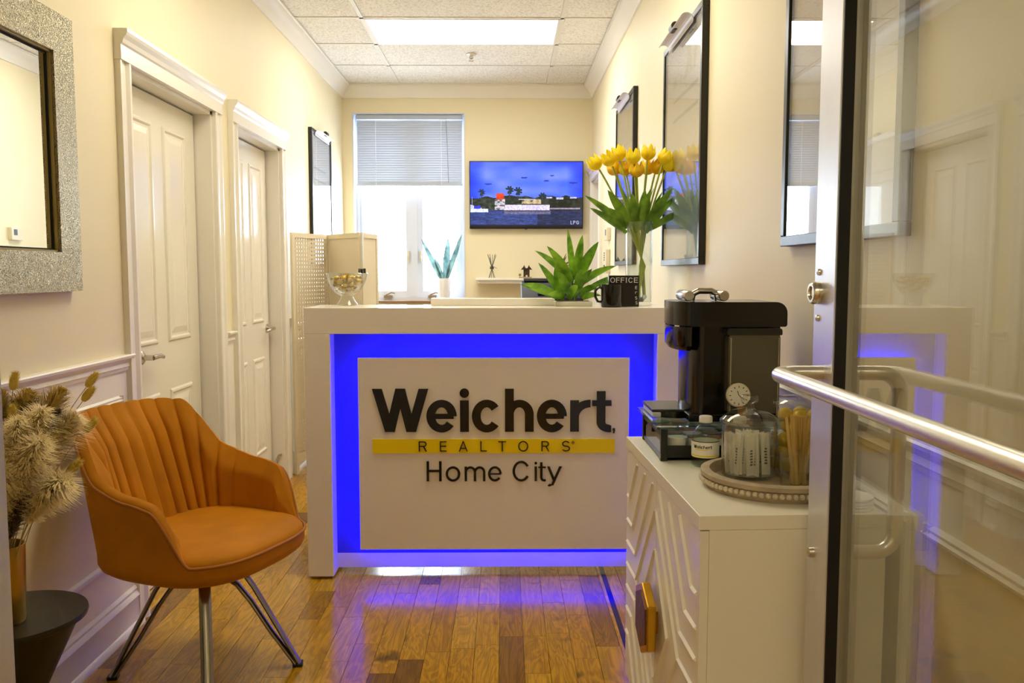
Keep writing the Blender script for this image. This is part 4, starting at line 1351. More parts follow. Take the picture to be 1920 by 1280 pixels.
m_tstem = mat('tulip_stem_green', 'A4B43A', 0.5)
# succulent on the shelf
su = thing('succulent', 'spiky succulent in a white pot at the right end of the wall shelf', 'plant', (0.465, 7.09, SZ))
M().lathe([(0, 0), (0.052, 0), (0.062, 0.085), (0.058, 0.085), (0.05, 0.07), (0, 0.07)], (0.465, 7.09, SZ), 24).obj('pot', mat('pot_white', 'E6E1D8', 0.4), su, True)
r_ = random.Random(11)
for i in range(26):
    a = r_.random() * 2 * PI; e = r_.uniform(0.25, 1.2)
    blade((0.465, 7.09, SZ + 0.075), (math.cos(a) * math.cos(e), math.sin(a) * math.cos(e), math.sin(e)), r_.uniform(0.09, 0.15), 0.011, None, None, 0.0, 5, 0.5).obj('leaf', m_succ, su, True)

# snake plant on the window sill
sn = thing('snake_plant', 'snake plant with four upright leaves in ribbed white pot on the window sill', 'plant', (-0.515, YB + 0.02, WZ0 + 0.008))
zs = WZ0 + 0.008
prof = [(0, 0), (0.045, 0), (0.053, 0.06), (0.062, 0.15), (0.060, 0.19), (0.055, 0.19), (0.05, 0.17), (0, 0.17)]
pm = M().lathe(prof, (-0.515, YB + 0.02, zs), 40)
for i in range(len(pm.v)):
    k = (i // len(prof))
    if k % 4 in (0, 1):
        v = Vector(pm.v[i]); c = Vector((-0.515, YB + 0.02, v.z)); pm.v[i] = tuple(c + (v - c) * 0.94)
pm.obj('pot', mat('ribbed_white_pot', 'EDEBEA', 0.35), sn, True)
for (dx, dy, L, w, dr) in ((-0.015, 0, 0.36, 0.019, (-0.42, 0, 0.9)), (0.01, 0.0, 0.34, 0.026, (0.07, 0.05, 1)), (0.0, 0.01, 0.2, 0.018, (-0.33, -0.1, 0.9)), (0.02, 0, 0.38, 0.02, (0.33, 0, 1)), (0.0, 0.02, 0.3, 0.018, (-0.07, 0.1, 1))):
    blade((-0.515 + dx, YB + 0.02 + dy, zs + 0.16), dr, L * 1.12, w * 0.95, None, None, 0.05, 8, 0.4, 0.0, 1.3).obj('leaf', m_snake, sn, True)

# ------------------------------------------------------------------ folding screen
def perf_mat():
    m = mat('perforated_cream_screen', 'E6D9BC', 0.5)
    nt = m.node_tree; b = nt.nodes['Principled BSDF']; o = nt.nodes['Material Output']
    tc = nt.nodes.new('ShaderNodeTexCoord')
    mp = nt.nodes.new('ShaderNodeMapping'); mp.inputs['Scale'].default_value = (40, 40, 40)
    fr_ = nt.nodes.new('ShaderNodeVectorMath'); fr_.operation = 'FRACTION'
    sb_ = nt.nodes.new('ShaderNodeVectorMath'); sb_.operation = 'SUBTRACT'; sb_.inputs[1].default_value = (0.5, 0.5, 0.5)
    mu_ = nt.nodes.new('ShaderNodeVectorMath'); mu_.operation = 'MULTIPLY'; mu_.inputs[1].default_value = (1, 0, 1)
    ln = nt.nodes.new('ShaderNodeVectorMath'); ln.operation = 'LENGTH'
    lt = nt.nodes.new('ShaderNodeMath'); lt.operation = 'LESS_THAN'; lt.inputs[1].default_value = 0.27
    t = nt.nodes.new('ShaderNodeBsdfTransparent'); mx = nt.nodes.new('ShaderNodeMixShader')
    nt.links.new(tc.outputs['Object'], mp.inputs[0]); nt.links.new(mp.outputs[0], fr_.inputs[0]); nt.links.new(fr_.outputs[0], sb_.inputs[0])
    nt.links.new(sb_.outputs[0], mu_.inputs[0]); nt.links.new(mu_.outputs[0], ln.inputs[0]); nt.links.new(ln.outputs['Value'], lt.inputs[0])
    nt.links.new(lt.outputs[0], mx.inputs[0]); nt.links.new(b.outputs[0], mx.inputs[1]); nt.links.new(t.outputs[0], mx.inputs[2]); nt.links.new(mx.outputs[0], o.inputs[0])
    return m
m_perf = perf_mat()
m_scr = mat('cream_screen_frame', 'E6DABD', 0.45)
fs_ = thing('folding_screen', 'cream folding screen with perforated panels behind the reception desk', 'room divider', (-1.05, 5.4, 0))
Pp = [Vector((-1.325, 5.30, 0)), Vector((-1.17, 5.66, 0)), Vector((-0.895, 5.33, 0)), Vector((-0.84, 5.62, 0))]
SH = 1.525
for k in range(3):
    a, b = Pp[k], Pp[k + 1]
    u = (b - a).normalized(); n_ = Vector((u.y, -u.x, 0)); L = (b - a).length
    ang = math.atan2(u.y, u.x)
    pa = M()
    for (s0, s1, z0, z1) in ((0.004, 0.03, 0.0, SH), (L - 0.03, L - 0.004, 0.0, SH), (0.03, L - 0.03, SH - 0.03, SH), (0.03, L - 0.03, 0.08, 0.12)):
        c = a + u * ((s0 + s1) / 2) + Vector((0, 0, (z0 + z1) / 2))
        pa.obox(c, u * ((s1 - s0) / 2), n_ * 0.009, Vector((0, 0, (z1 - z0) / 2)))
    fr_ = pa.obj('panel_frame', m_scr, fs_)
    me = M().box(0.03, L - 0.03, -0.003, 0.003, 0.12, SH - 0.03)
    po_ = me.obj('perforated_panel' if k == 0 else 'panel', m_perf if k == 0 else m_scr, fs_)
    for v in po_.data.vertices:
        w_ = v.co + ORG[fs_]
        v.co = Vector((w_.x, w_.y, w_.z))
    po_.location = a - ORG[fs_]; po_.rotation_euler = (0, 0, ang)
for k, (p, zt) in enumerate(((Pp[1], SH), (Pp[2] + Vector((0.012, -0.02, 0)), SH))):
    M().box(p.x - 0.005, p.x + 0.005, p.y - 0.012, p.y - 0.004, 1.30, zt - 0.005).obj('hinge_strip', mat('pale_metal_strip', 'E9EFE6', 0.3), fs_)
bc = thing('binder_clip', 'black binder clip fastened to the folding screen edge', 'clip', (-0.885, 5.295, 1.27))
M().prism([(-0.012, 0), (0.012, 0), (0.004, 0.03), (-0.004, 0.03)], lambda a, b, d: (-0.885 + d, 5.298 + a, 1.272 + b), -0.022, 0.022).obj('clip_body', m_gasket, bc)
M().tube([(-0.895, 5.285, 1.275), (-0.895, 5.27, 1.30), (-0.875, 5.27, 1.30), (-0.875, 5.285, 1.275)], 0.0015, 5).obj('wire_handle', m_chrome, bc)

# ------------------------------------------------------------------ things on the reception counter
BX, BY = -0.685, 3.70
bw = thing('candy_bowl', 'footed clear glass bowl of gold wrapped candies on the desk corner', 'bowl', (BX, BY, DT))
M().lathe([(0, 0.001), (0.044, 0.001), (0.046, 0.004), (0.034, 0.02), (0.026, 0.036), (0.026, 0.042), (0.045, 0.052), (0.066, 0.075), (0.082, 0.108), (0.090, 0.140), (0.088, 0.141), (0.079, 0.11), (0.062, 0.078), (0.04, 0.056), (0, 0.050)], (BX, BY, DT), 48).obj('glass_body', m_glass, bw, True)
m_candy = mat('gold_foil', 'C9A93A', 0.3, metal=0.6, bump=0.4, bscale=120)
def candy_mesh():
    q = M().sphere((0, 0, 0), 0.011, 10, 6, (1.35, 1, 0.8))
    for s_ in (-1, 1):
        for k in range(6):
            a = 2 * PI * k / 6; b_ = 2 * PI * (k + 1) / 6
            q.add([(s_ * 0.0135, 0, 0), (s_ * 0.025, math.cos(a) * 0.009, math.sin(a) * 0.006), (s_ * 0.025, math.cos(b_) * 0.009, math.sin(b_) * 0.006)], [(0, 1, 2)])
    return q
r_ = random.Random(21)
cm = None; placed = []
tries = 0
while len(placed) < 34 and tries < 6000:
    tries += 1
    z = r_.uniform(0.068, 0.122)
    R = 0.030 + (z - 0.055) * 0.72 - 0.014
    if z > 0.112: R *= 0.8
    a = r_.random() * 2 * PI; rr_ = R * math.sqrt(r_.random())
    p = Vector((BX + rr_ * math.cos(a), BY + rr_ * math.sin(a), DT + z))
    if any((p - o).length < 0.0195 for o in placed): continue
    placed.append(p)
    if cm is None:
        q = candy_mesh(); o = q.obj('candy', m_candy, None, True, label='gold foil wrapped candy in the glass bowl', cat='candy', group='gold candies in the glass bowl')
        for v in o.data.vertices: v.co += ORG[o]
        cm = o
    else:
        o = cm.copy(); COL.objects.link(o)
    o.location = p; o.rotation_euler = (r_.uniform(-0.6, 0.6), r_.uniform(-0.6, 0.6), r_.random() * PI)

box('paper_tray', (-0.321, 0.219, 3.69, 3.785, DT, DT + 0.031), m_desk, None, bevel=0.003, label='long flat white box lying along the back of the desk counter', cat='box')

# leafy plant in a low white planter
pt_ = thing('leafy_plant', 'broad-leaved green dracaena in low white planter on the desk counter', 'plant', (0.285, 3.66, DT))
box('planter', (0.215, 0.375, 3.61, 3.73, DT, DT + 0.020), mat('planter_white', 'DCD6BE', 0.4), pt_, bevel=0.003)
box('soil', (0.225, 0.365, 3.62, 3.72, DT + 0.015, DT + 0.0205), mat('soil', '2A2012', 0.9), pt_)
LV = [  # base offset, direction, length, width, droop
    ((0.02, 0, 0.10), (-0.10, 0, 1), 0.185, 0.017, 0.1), ((0.03, 0, 0.10), (0.14, -0.1, 1), 0.165, 0.019, 0.1), ((0.04, -0.01, 0.09), (0.34, -0.1, 0.95), 0.165, 0.026, 0.5),
    ((0.04, -0.01, 0.07), (0.75, -0.1, 0.75), 0.16, 0.021, 0.6), ((0.02, 0, 0.09), (-0.62, 0, 0.75), 0.18, 0.02, 0.45), ((0.015, -0.01, 0.09), (-0.45, -0.2, 0.9), 0.165, 0.02, 0.5),
    ((-0.03, -0.01, 0.02), (-0.10, -0.1, 1), 0.145, 0.026, 0.15), ((-0.03, 0, 0.02), (-0.40, 0, 0.9), 0.155, 0.021, 0.55), ((-0.04, -0.02, 0.02), (-0.75, -0.2, 0.62), 0.15, 0.022, 0.6),
    ((-0.04, -0.01, 0.02), (-0.8, 0.1, 0.42), 0.15, 0.021, 0.25), ((-0.02, -0.03, 0.02), (-0.5, -0.6, 0.5), 0.10, 0.02, 0.7), ((0.02, -0.02, 0.03), (0.35, -0.3, 0.8), 0.13, 0.018, 0.5),
    ((0.05, 0, 0.03), (0.75, 0.1, 0.55), 0.15, 0.018, 0.2), ((0.05, -0.01, 0.05), (0.6, -0.2, 0.3), 0.12, 0.017, 0.5), ((0.0, -0.03, 0.02), (0.15, -0.5, 0.7), 0.10, 0.018, 0.9),
    ((0.06, 0.02, 0.04), (0.85, 0.2, 0.5), 0.17, 0.017, 0.3), ((-0.01, 0.03, 0.05), (-0.2, 0.4, 0.8), 0.16, 0.02, 0.4), ((0.02, 0.03, 0.06), (0.25, 0.4, 0.8), 0.16, 0.02, 0.4),
    ((0.0, -0.02, 0.04), (-0.25, -0.35, 0.85), 0.11, 0.02, 0.8), ((0.03, -0.02, 0.06), (0.1, -0.4, 0.8), 0.10, 0.018, 0.8), ((0.06, -0.03, 0.02), (0.5, -0.5, 0.45), 0.09, 0.016, 0.8)]
for (b_, d_, L, w, up) in LV:
    blade(Vector((0.275, 3.67, DT + 0.01)) + Vector(b_), d_, L * 1.2, w * 0.78, None, None, up, 9, 0.3, 0.0, (-0.9 if d_[0] > 0 else 0.9)).obj('leaf', m_drac, pt_, True)
st_ = M()
for dx, h in ((-0.03, 0.05), (0.02, 0.11), (0.045, 0.07)):
    st_.tube([(0.275 + dx * 0.6, 3.67, DT + 0.012), (0.275 + dx, 3.67, DT + 0.02 + h)], 0.006, 8)
st_.obj('stem', mat('plant_stem', '5C6E26', 0.6), pt_)

# black mug and OFFICE sign
mg = thing('mug', 'black mug with side handle before the green plant on the desk', 'mug', (0.455, 3.52, DT))
M().lathe([(0, 0), (0.040, 0), (0.043, 0.004), (0.043, 0.094), (0.040, 0.094), (0.039, 0.006), (0, 0.006)], (0.443, 3.515, DT), 36).obj('cup', mat('black_ceramic', '0B0A09', 0.15), mg, True)
M().tube([(0.402, 3.515, DT + 0.022), (0.386, 3.513, DT + 0.024), (0.375, 3.512, DT + 0.045), (0.376, 3.512, DT + 0.068), (0.388, 3.513, DT + 0.082), (0.402, 3.515, DT + 0.080)], 0.0055, 8).obj('handle', MATS['black_ceramic'], mg, True)
og = thing('office_sign', 'small black block sign lettered OFFICE standing on the desk', 'sign', (0.497, 3.575, DT))
box('block', (0.438, 0.566, 3.565, 3.60, DT, DT + 0.131), mat('sign_black', '0C0B0A', 0.3), og, bevel=0.002)
fnO = lambda a, b, d: (a, 3.565 - d, b)
m_let = mat('sign_white_ink', 'E6E2D6', 0.6)
lx = 0.444
for c_, w_ in (('O', 0.020), ('F', 0.015), ('F', 0.015), ('I', 0.008), ('C', 0.019), ('E', 0.017)):
    letter('letter', c_, lx, DT + 0.101, 0.021, w_, 0.14, fnO, -0.0003, 0.0006, m_let, og, ser=True); lx += w_ + 0.0045
for c_, zz, xx in (('E', 0.074, 0.549), ('r', 0.054, 0.549), ('S', 0.03, 0.549), ('S', 0.010, 0.551)):
    letter('letter', c_, xx, DT + zz, 0.013, 0.009, 0.15, fnO, -0.0003, 0.0006, m_let, og)

# tulips in a glass vase
TVX, TVY = 0.582, 3.68
gv = thing('glass_vase', 'tall clear glass cylinder vase of yellow tulips on the desk', 'vase', (TVX, TVY, DT))
M().lathe([(0, 0.001), (0.052, 0.001), (0.056, 0.006), (0.058, 0.36), (0.0555, 0.36), (0.0535, 0.018), (0, 0.014)], (TVX, TVY, DT), 48).obj('cylinder', m_glass, gv, True)
mb = None
r_ = random.Random(31)
for i in range(14):
    a = r_.random() * 2 * PI; rr_ = 0.04 * math.sqrt(r_.random())
    p = (TVX + rr_ * math.cos(a), TVY + rr_ * math.sin(a), DT + 0.027 + 0.012 * (i % 2))
    if mb is None:
        o = M().sphere((0, 0, 0), 0.011, 14, 10).obj('glass_marble', mat('marble_glass', 'E4EEF6', 0.05, trans=0.7), None, True, label='clear glass marble at the bottom of the tulip vase', cat='marble', group='glass marbles in the tulip vase')
        for v in o.data.vertices: v.co += ORG[o]
        mb = o
    else:
        o = mb.copy(); COL.objects.link(o)
    o.location = p
def tulip(head, m, label, leaves, seed, tilt=(0, 0)):
    rr = random.Random(seed)
    head = Vector(head)
    base = Vector((TVX + 0.035 * rr.uniform(-0.4, 1) - 0.0, TVY + rr.uniform(-0.025, 0.025), DT + 0.045))
    neck = Vector((TVX + (head.x - TVX) * 0.28, TVY + (head.y - TVY) * 0.25, DT + 0.34))
    t = thing('tulip', label, 'flower', base, group='yellow tulips in the glass vase')
    wa = Vector((TVX + 0.012 - (head.x - TVX) * 0.08, TVY, DT + 0.17))
    pts = [base, base.lerp(wa, 0.6), wa, wa.lerp(neck, 0.5), neck]
    pts += bez(neck, neck.lerp(head, 0.55) + Vector((0, 0, 0.02)), head, 8)[1:]
    M().tube(pts, [0.0042] * len(pts), 8).obj('stem', m_tstem, t, True)
    d = (pts[-1] - pts[-2]).normalized() + Vector((tilt[0], tilt[1], 0))
    T_ = Matrix.Translation(head) @ rotto(d)
    # six cupped petals in two rings
    for k in range(6):
        ring_ = k % 2
        a0 = 2 * PI * k / 6 + seed
        q = M(); vs = []; nu_, nv_ = 6, 8
        R = 0.034 - 0.003 * ring_; H = 0.066 + 0.005 * ring_
        for j in range(nv_ + 1):
            v = j / nv_
            r_v = R * (math.sin(min(1, v * 1.9) * PI / 2)) ** 0.6 * (1 - 0.42 * max(0, v - 0.5))
            wv = 0.80 * (math.sin(PI * min(0.93, 0.18 + v * 0.72))) ** 0.5
            for i in range(nu_ + 1):
                u = (i / nu_ - 0.5) * 2
                a = a0 + u * wv
                z_ = H * v - 0.010 * v * u * u * (1 + v)
                vs.append((r_v * math.cos(a) * (1 - 0.06 * u * u), r_v * math.sin(a) * (1 - 0.06 * u * u), z_))
        q.add(vs, [(j * (nu_ + 1) + i, j * (nu_ + 1) + i + 1, (j + 1) * (nu_ + 1) + i + 1, (j + 1) * (nu_ + 1) + i) for j in range(nv_) for i in range(nu_)])
        q.xform(T_)
        q.obj('petal', m, t, True)
    for (dx, dy, dz, L, w, up) in leaves:
        blade(neck + Vector((dx * 0.01, dy * 0.01, rr.uniform(-0.03, 0.01))), (dx, dy, dz + 0.15), L * 1.15, w * 0.9, None, None, up, 9, 0.45, rr.uniform(-0.15, 0.15), (-0.8 if dx > 0 else 0.8)).obj('leaf', m_tulipleaf, t, True)
TL = [
    ((0.405, 3.66, 1.715), m_tulip, 'leftmost yellow tulip bloom of the bouquet', [(-0.8, 0, 0.55, 0.20, 0.017, 0.25), (-0.7, 0.1, 0.4, 0.17, 0.018, 0.1)]),
    ((0.455, 3.62, 1.725), m_tulip, 'yellow tulip bloom second from the left, in front', [(-0.55, -0.2, 0.75, 0.17, 0.02, 0.2)]),
    ((0.500, 3.70, 1.755), m_tulip, 'yellow tulip bloom at the upper left of the bouquet', [(-0.35, 0.2, 0.9, 0.17, 0.017, 0.1), (-0.6, -0.3, 0.6, 0.15, 0.018, 0.3)]),
    ((0.490, 3.74, 1.700), m_tulip2, 'darker yellow tulip bloom low at the left, behind the front ones', [(-0.15, 0.3, 0.9, 0.16, 0.018, 0.1)]),
    ((0.548, 3.63, 1.735), m_tulip, 'large yellow tulip bloom at the middle front', [(-0.15, -0.3, 0.9, 0.15, 0.02, 0.2), (-0.3, -0.2, 0.8, 0.12, 0.018, 0.3)]),
    ((0.562, 3.64, 1.678), m_tulip2, 'lowest drooping deep yellow tulip at the middle front', [(0.02, -0.35, 0.9, 0.16, 0.02, 0.1)]),
    ((0.530, 3.72, 1.695), m_tulip2, 'deep yellow tulip hidden behind the middle front bloom', [(0.1, 0.3, 0.9, 0.17, 0.018, 0.1)]),
    ((0.612, 3.68, 1.755), m_tulip, 'highest upright yellow tulip right of the middle', [(0.2, 0, 0.9, 0.16, 0.018, 0.1), (0.12, -0.3, 0.9, 0.13, 0.018, 0.2)]),
    ((0.618, 3.73, 1.700), m_tulip2, 'small yellow tulip low behind the highest one', [(0.3, 0.2, 0.85, 0.16, 0.017, 0.15)]),
    ((0.648, 3.70, 1.700), m_tulip2, 'deep yellow tulip bloom third from the right', [(0.45, 0.1, 0.8, 0.17, 0.018, 0.1)]),
    ((0.672, 3.66, 1.735), m_tulip, 'yellow tulip bloom second from the right', [(0.6, 0, 0.75, 0.19, 0.02, 0.15), (0.5, -0.3, 0.75, 0.17, 0.018, 0.1)]),
    ((0.690, 3.67, 1.708), m_tulip, 'rightmost yellow tulip bloom leaning to the wall', [(0.85, -0.25, 0.38, 0.16, 0.017, 0.0)]),
]
for i, (h_, m_, lb, lv) in enumerate(TL):
    tulip(h_, m_, lb, lv, i * 1.7 + 0.4, ((0.12 if i > 8 else -0.10 if i < 2 else 0), 0))

# ------------------------------------------------------------------ printer on a stand behind the desk
ps = thing('printer_stand', 'white two-drawer cabinet under the black printer behind the desk', 'cabinet', (0.36, 6.1, 0))
box('body', (0.10, 0.60, 5.86, 6.36, 0.0, 0.985), m_desk, ps, bevel=0.003)
for z in (0.06, 0.53):
    d_ = box('drawer', (0.12, 0.58, 5.845, 5.86, z, z + 0.43), m_desk, ps, bevel=0.002)
    box('handle', (0.29, 0.41, 5.83, 5.845, z + 0.36, z + 0.375), m_chrome, d_)
pn = thing('printer', 'black office printer on the cabinet behind the green plant', 'printer', (0.33, 6.1, 0.985))
m_pr = mat('printer_black', '15161B', 0.3)
q = M()
sec = [(5.90, 0.985), (5.90, 1.10), (5.97, 1.205), (6.02, 1.215), (6.32, 1.215), (6.32, 0.985)]
q.prism(sec, lambda a, b, d: (d, a, b), 0.118, 0.55)
q.obj('body', m_pr, pn, bevel=0.006)
box('lid', (0.135, 0.54, 5.99, 6.31, 1.215, 1.236), mat('printer_grey', '3B3D40', 0.4), pn, bevel=0.004)
M().obox((0.33, 5.928, 1.155), (0.10, 0, 0), (0, 0.0195, 0.030), (0, 0.004, -0.0025)).obj('control_panel', mat('printer_panel', '2A3350', 0.15), pn)
box('paper_slot', (0.16, 0.50, 5.892, 5.902, 1.02, 1.06), m_gasket, pn)

# ------------------------------------------------------------------ white chevron cabinet
m_cab = mat('cabinet_white', 'EEE8D6', 0.3)
CA = math.radians(2.0)
CT = 0.8425
cb = thing('cabinet', 'white sideboard with raised chevron doors and brass plate handle', 'cabinet', (0.351, 1.494, 0), CA, local=True)
CW, CD = 0.742, 0.345
box('top', (0.0, CD, 0.0, CW, CT - 0.027, CT), m_cab, cb, bevel=0.0015)
box('body', (0.019, CD, 0.0, CW, 0.19, CT - 0.027), m_cab, cb)
for a, b in ((0.003, CW / 2 - 0.002), (CW / 2 + 0.002, CW - 0.003)):
    dr = box('door', (0.003, 0.019, a, b, 0.195, CT - 0.029), m_cab, cb, bevel=0.001)
    far = a > 0.2
    def mp(u): return (CW - u) if far else u
    zc = 0.505; H = CW / 2 - 0.006
    lines = []
    for s_ in (1, -1):
        f = lambda z: zc + s_ * (z - zc)
        lines.append([(0.150, zc), (H, f(0.745))])
        lines.append([(0.02, f(0.565)), (0.140, f(0.565)), (0.335, f(0.80))])
        lines.append([(0.02, f(0.625)), (0.100, f(0.625)), (0.245, f(0.80))])
        lines.append([(0.02, f(0.69)), (0.055, f(0.69)), (0.15, f(0.80))])
        lines.append([(0.245, zc), (H, f(0.655))])
    lines.append([(0.02, zc), (0.150, zc)])
    for ln_ in lines:
        rb = M()
        for k in range(len(ln_) - 1):
            (u0, z0), (u1, z1) = ln_[k], ln_[k + 1]
            p0 = Vector((0.003, mp(u0), z0)); p1 = Vector((0.003, mp(u1), z1))
            d = (p1 - p0); L = d.length; d.normalize()
            n_ = Vector((1, 0, 0)).cross(d)
            w = 0.0045
            rb.add([p0 - n_ * w, p0 + n_ * w, p0 + Vector((-0.005, 0, 0)), p1 - n_ * w, p1 + n_ * w, p1 + Vector((-0.005, 0, 0))], [(0, 2, 5, 3), (2, 1, 4, 5), (0, 1, 2), (3, 5, 4), (0, 3, 4, 1)])
        rb.obj('rib', m_cab, dr)
for xx in (0.09, CD - 0.05):
    for yy in (0.07, CW - 0.07):
        M().lathe([(0, 0), (0.012, 0), (0.018, 0.19), (0, 0.19)], (xx, yy, 0), 14).obj('leg', mat('leg_brass', 'A8843A', 0.3, metal=1.0), cb, True)
hx = [(0.378, 0.583), (0.310, 0.552), (0.310, 0.452), (0.378, 0.418), (0.446, 0.452), (0.446, 0.552)]
hq = M().prism(hx, lambda a, b, d: (d, a - 0.012, b), -0.030, -0.010)
hn = hq.obj('handle', m_gold, cb, bevel=0.003)
M().prism([(0.378 + (a - 0.378) * 0.8, 0.5005 + (b - 0.5005) * 0.8) for a, b in hx], lambda a, b, d: (d, a - 0.012, b), -0.0325, -0.030).obj('engraved_plate', mat('dark_engraved_brass', '6E5226', 0.45, metal=0.7, bump=0.8, bscale=70), hn)
M().box(-0.012, 0.006, 0.34, 0.392, 0.475, 0.525).obj('handle_post', m_gold, hn)

# ------------------------------------------------------------------ pod rack, pods and coffee machine
RX0, RX1, RY0, RY1 = 0.362, 0.672, 1.935, 2.205
rk = thing('pod_rack', 'black coffee pod drawer stand with glass top on the white cabinet', 'rack', ((RX0 + RX1) / 2, (RY0 + RY1) / 2, CT))
m_rk = mat('rack_black', '0B0B0B', 0.3)
for xx in (RX0 + 0.008, RX1 - 0.008):
    for yy in (RY0 + 0.008, RY1 - 0.008):
        box('leg', (xx - 0.008, xx + 0.008, yy - 0.008, yy + 0.008, CT, CT + 0.076), m_rk, rk, bevel=0.002)
dq = M()
dq.box(RX0 + 0.016, RX1 - 0.016, RY0 + 0.004, RY1 - 0.004, CT + 0.004, CT + 0.008)
dq.box(RX0 + 0.016, RX1 - 0.016, RY0 + 0.004, RY0 + 0.008, CT + 0.004, CT + 0.036)
dq.box(RX0 + 0.016, RX1 - 0.016, RY1 - 0.008, RY1 - 0.004, CT + 0.004, CT + 0.036)
dq.box(RX1 - 0.020, RX1 - 0.016, RY0 + 0.004, RY1 - 0.004, CT + 0.004, CT + 0.036)
dw = dq.obj('drawer', m_rk, rk)
fq = M()
for d in ((RY0 + 0.016, RY1 - 0.016, CT + 0.004, CT + 0.012), (RY0 + 0.016, RY1 - 0.016, CT + 0.056, CT + 0.064)):
    fq.box(RX0 + 0.002, RX0 + 0.012, *d)
fq.obj('front_rail', m_rk, dw)
box('front_glass', (RX0 + 0.004, RX0 + 0.007, RY0 + 0.016, RY1 - 0.016, CT + 0.012, CT + 0.056), glass('smoke_glass', (0.55, 0.55, 0.52), 1.5), dw)
box('glass_top', (RX0 - 0.012, RX1 + 0.004, RY0 - 0.012, RY1 + 0.008, CT + 0.0765, CT + 0.083), glass('green_edge_glass', (0.75, 0.9, 0.82), 1.5), rk, bevel=0.001)
GT = CT + 0.0835
pods = []
pcol = [('foil_white', 'E8E4DA'), ('foil_gold', 'B9993A'), ('foil_orange', 'D8642A'), ('foil_brown', '6A4A2A'), ('foil_green', '6E7A3A')]
pod_me = {}
r_ = random.Random(4)
for ix in range(6):
    for iy in range(5):
        c = pcol[(ix * 3 + iy * 2 + r_.randrange(2)) % 5]
        lb = {'foil_white': 'white', 'foil_gold': 'gold', 'foil_orange': 'orange', 'foil_brown': 'brown', 'foil_green': 'olive'}[c[0]]
        p = (RX0 + 0.045 + ix * 0.046, RY0 + 0.033 + iy * 0.051, CT + 0.0085)
        if c[0] not in pod_me:
            t = thing('coffee_pod', lb + ' lidded coffee pod in the black drawer stand', 'coffee pod', p, group='coffee pods in the drawer stand')
            cu = M().lathe([(0, 0), (0.017, 0), (0.0205, 0.04), (0.0205, 0.042), (0, 0.042)], p, 16).obj('cup', mat('pod_cup', 'D8D4CA', 0.4), t, True)
            M().lathe([(0, 0), (0.0228, 0), (0.0228, 0.0015), (0, 0.002)], (p[0], p[1], p[2] + 0.042), 16).obj('lid', mat(c[0], c[1], 0.3, metal=0.4), t, True)
            pod_me[c[0]] = t
        else:
            t = copy_tree(pod_me[c[0]])
            t.location = p
# silver case lying on the glass top
sv = thing('silver_case', 'flat silver and black case lying on the glass top of the pod stand', 'case', (0.402, 2.12, GT))
box('lower_shell', (0.362, 0.448, 2.05, 2.19, GT, GT + 0.013), mat('case_silver', 'CFCFCA', 0.35, metal=0.2), sv, bevel=0.003)
box('upper_shell', (0.360, 0.450, 2.048, 2.192, GT + 0.013, GT + 0.020), mat('case_black', '26272B', 0.25), sv, bevel=0.002)
box('latch', (0.405, 0.416, 2.045, 2.05, GT + 0.005, GT + 0.012), m_gasket, sv)

# coffee machine faces the corridor, its water tank faces the entrance
m_cm = mat('coffee_machine_black', '0C0B0A', 0.14, spec=0.5)
cm_ = thing('coffee_machine', 'glossy black pod coffee machine with water tank on the pod stand', 'coffee machine', (0.56, 2.08, GT))
MZ = GT; MY0, MY1 = 1.985, 2.185
def rrect(x0, x1, z0, z1, r4, n=8):
    """rounded rectangle outline, radii bottom-left, bottom-right, top-right, top-left"""
    pts = []
    for (cx, cz, r, a0) in ((x0 + r4[0], z0 + r4[0], r4[0], PI), (x1 - r4[1], z0 + r4[1], r4[1], 1.5 * PI), (x1 - r4[2], z1 - r4[2], r4[2], 0), (x0 + r4[3], z1 - r4[3], r4[3], PI / 2)):
        for k in range(n + 1):
            a = a0 + PI / 2 * k / n
            pts.append((cx + r * math.cos(a), cz + r * math.sin(a)))
    return pts
fnM = lambda a, b, d: (a, d, b)
M().prism(rrect(0.436, 0.664, MZ, MZ + 0.018, (0.004,) * 4, 3), fnM, MY0, MY1).obj('base_plate', m_cm, cm_, bevel=0.002)
M().prism(rrect(0.470, 0.660, MZ + 0.018, MZ + 0.226, (0.002, 0.006, 0.004, 0.012), 5), fnM, MY0 + 0.035, MY1).obj('body', m_cm, cm_, True)
q = M(); n = 20; vs = []
for z in (MZ + 0.018, MZ + 0.226):                     # rounded near-left column of the body
    for k in range(n + 1):
        a = PI * 0.5 + PI * k / n
        vs.append((0.470 + 0.034 * math.cos(a), (MY0 + MY1) / 2 + 0.098 * math.sin(-a + PI), z))
q.add(vs, [(k, k + 1, n + 2 + k, n + 1 + k) for k in range(n)]); q.obj('front_column', m_cm, cm_, True)
hd = M(); n = 24
outl = []
for k in range(n + 1):
    a = PI / 2 + PI * k / n
    outl.append((0.448 + 0.048 * math.cos(a), (MY0 + MY1) / 2 + 0.104 * math.sin(a)))
outl += [(0.64, MY0 - 0.003), (0.664, MY0 + 0.006), (0.664, MY1 - 0.006), (0.64, MY1 + 0.003)]
mk = len(outl)
def slab(z0, z1):
    s_ = M(); s_.add([(a, b, z0) for a, b in outl] + [(a, b, z1) for a, b in outl], [tuple(range(mk))[::-1], tuple(range(mk, 2 * mk))] + [(k, (k + 1) % mk, mk + (k + 1) % mk, mk + k) for k in range(mk)])
    return s_
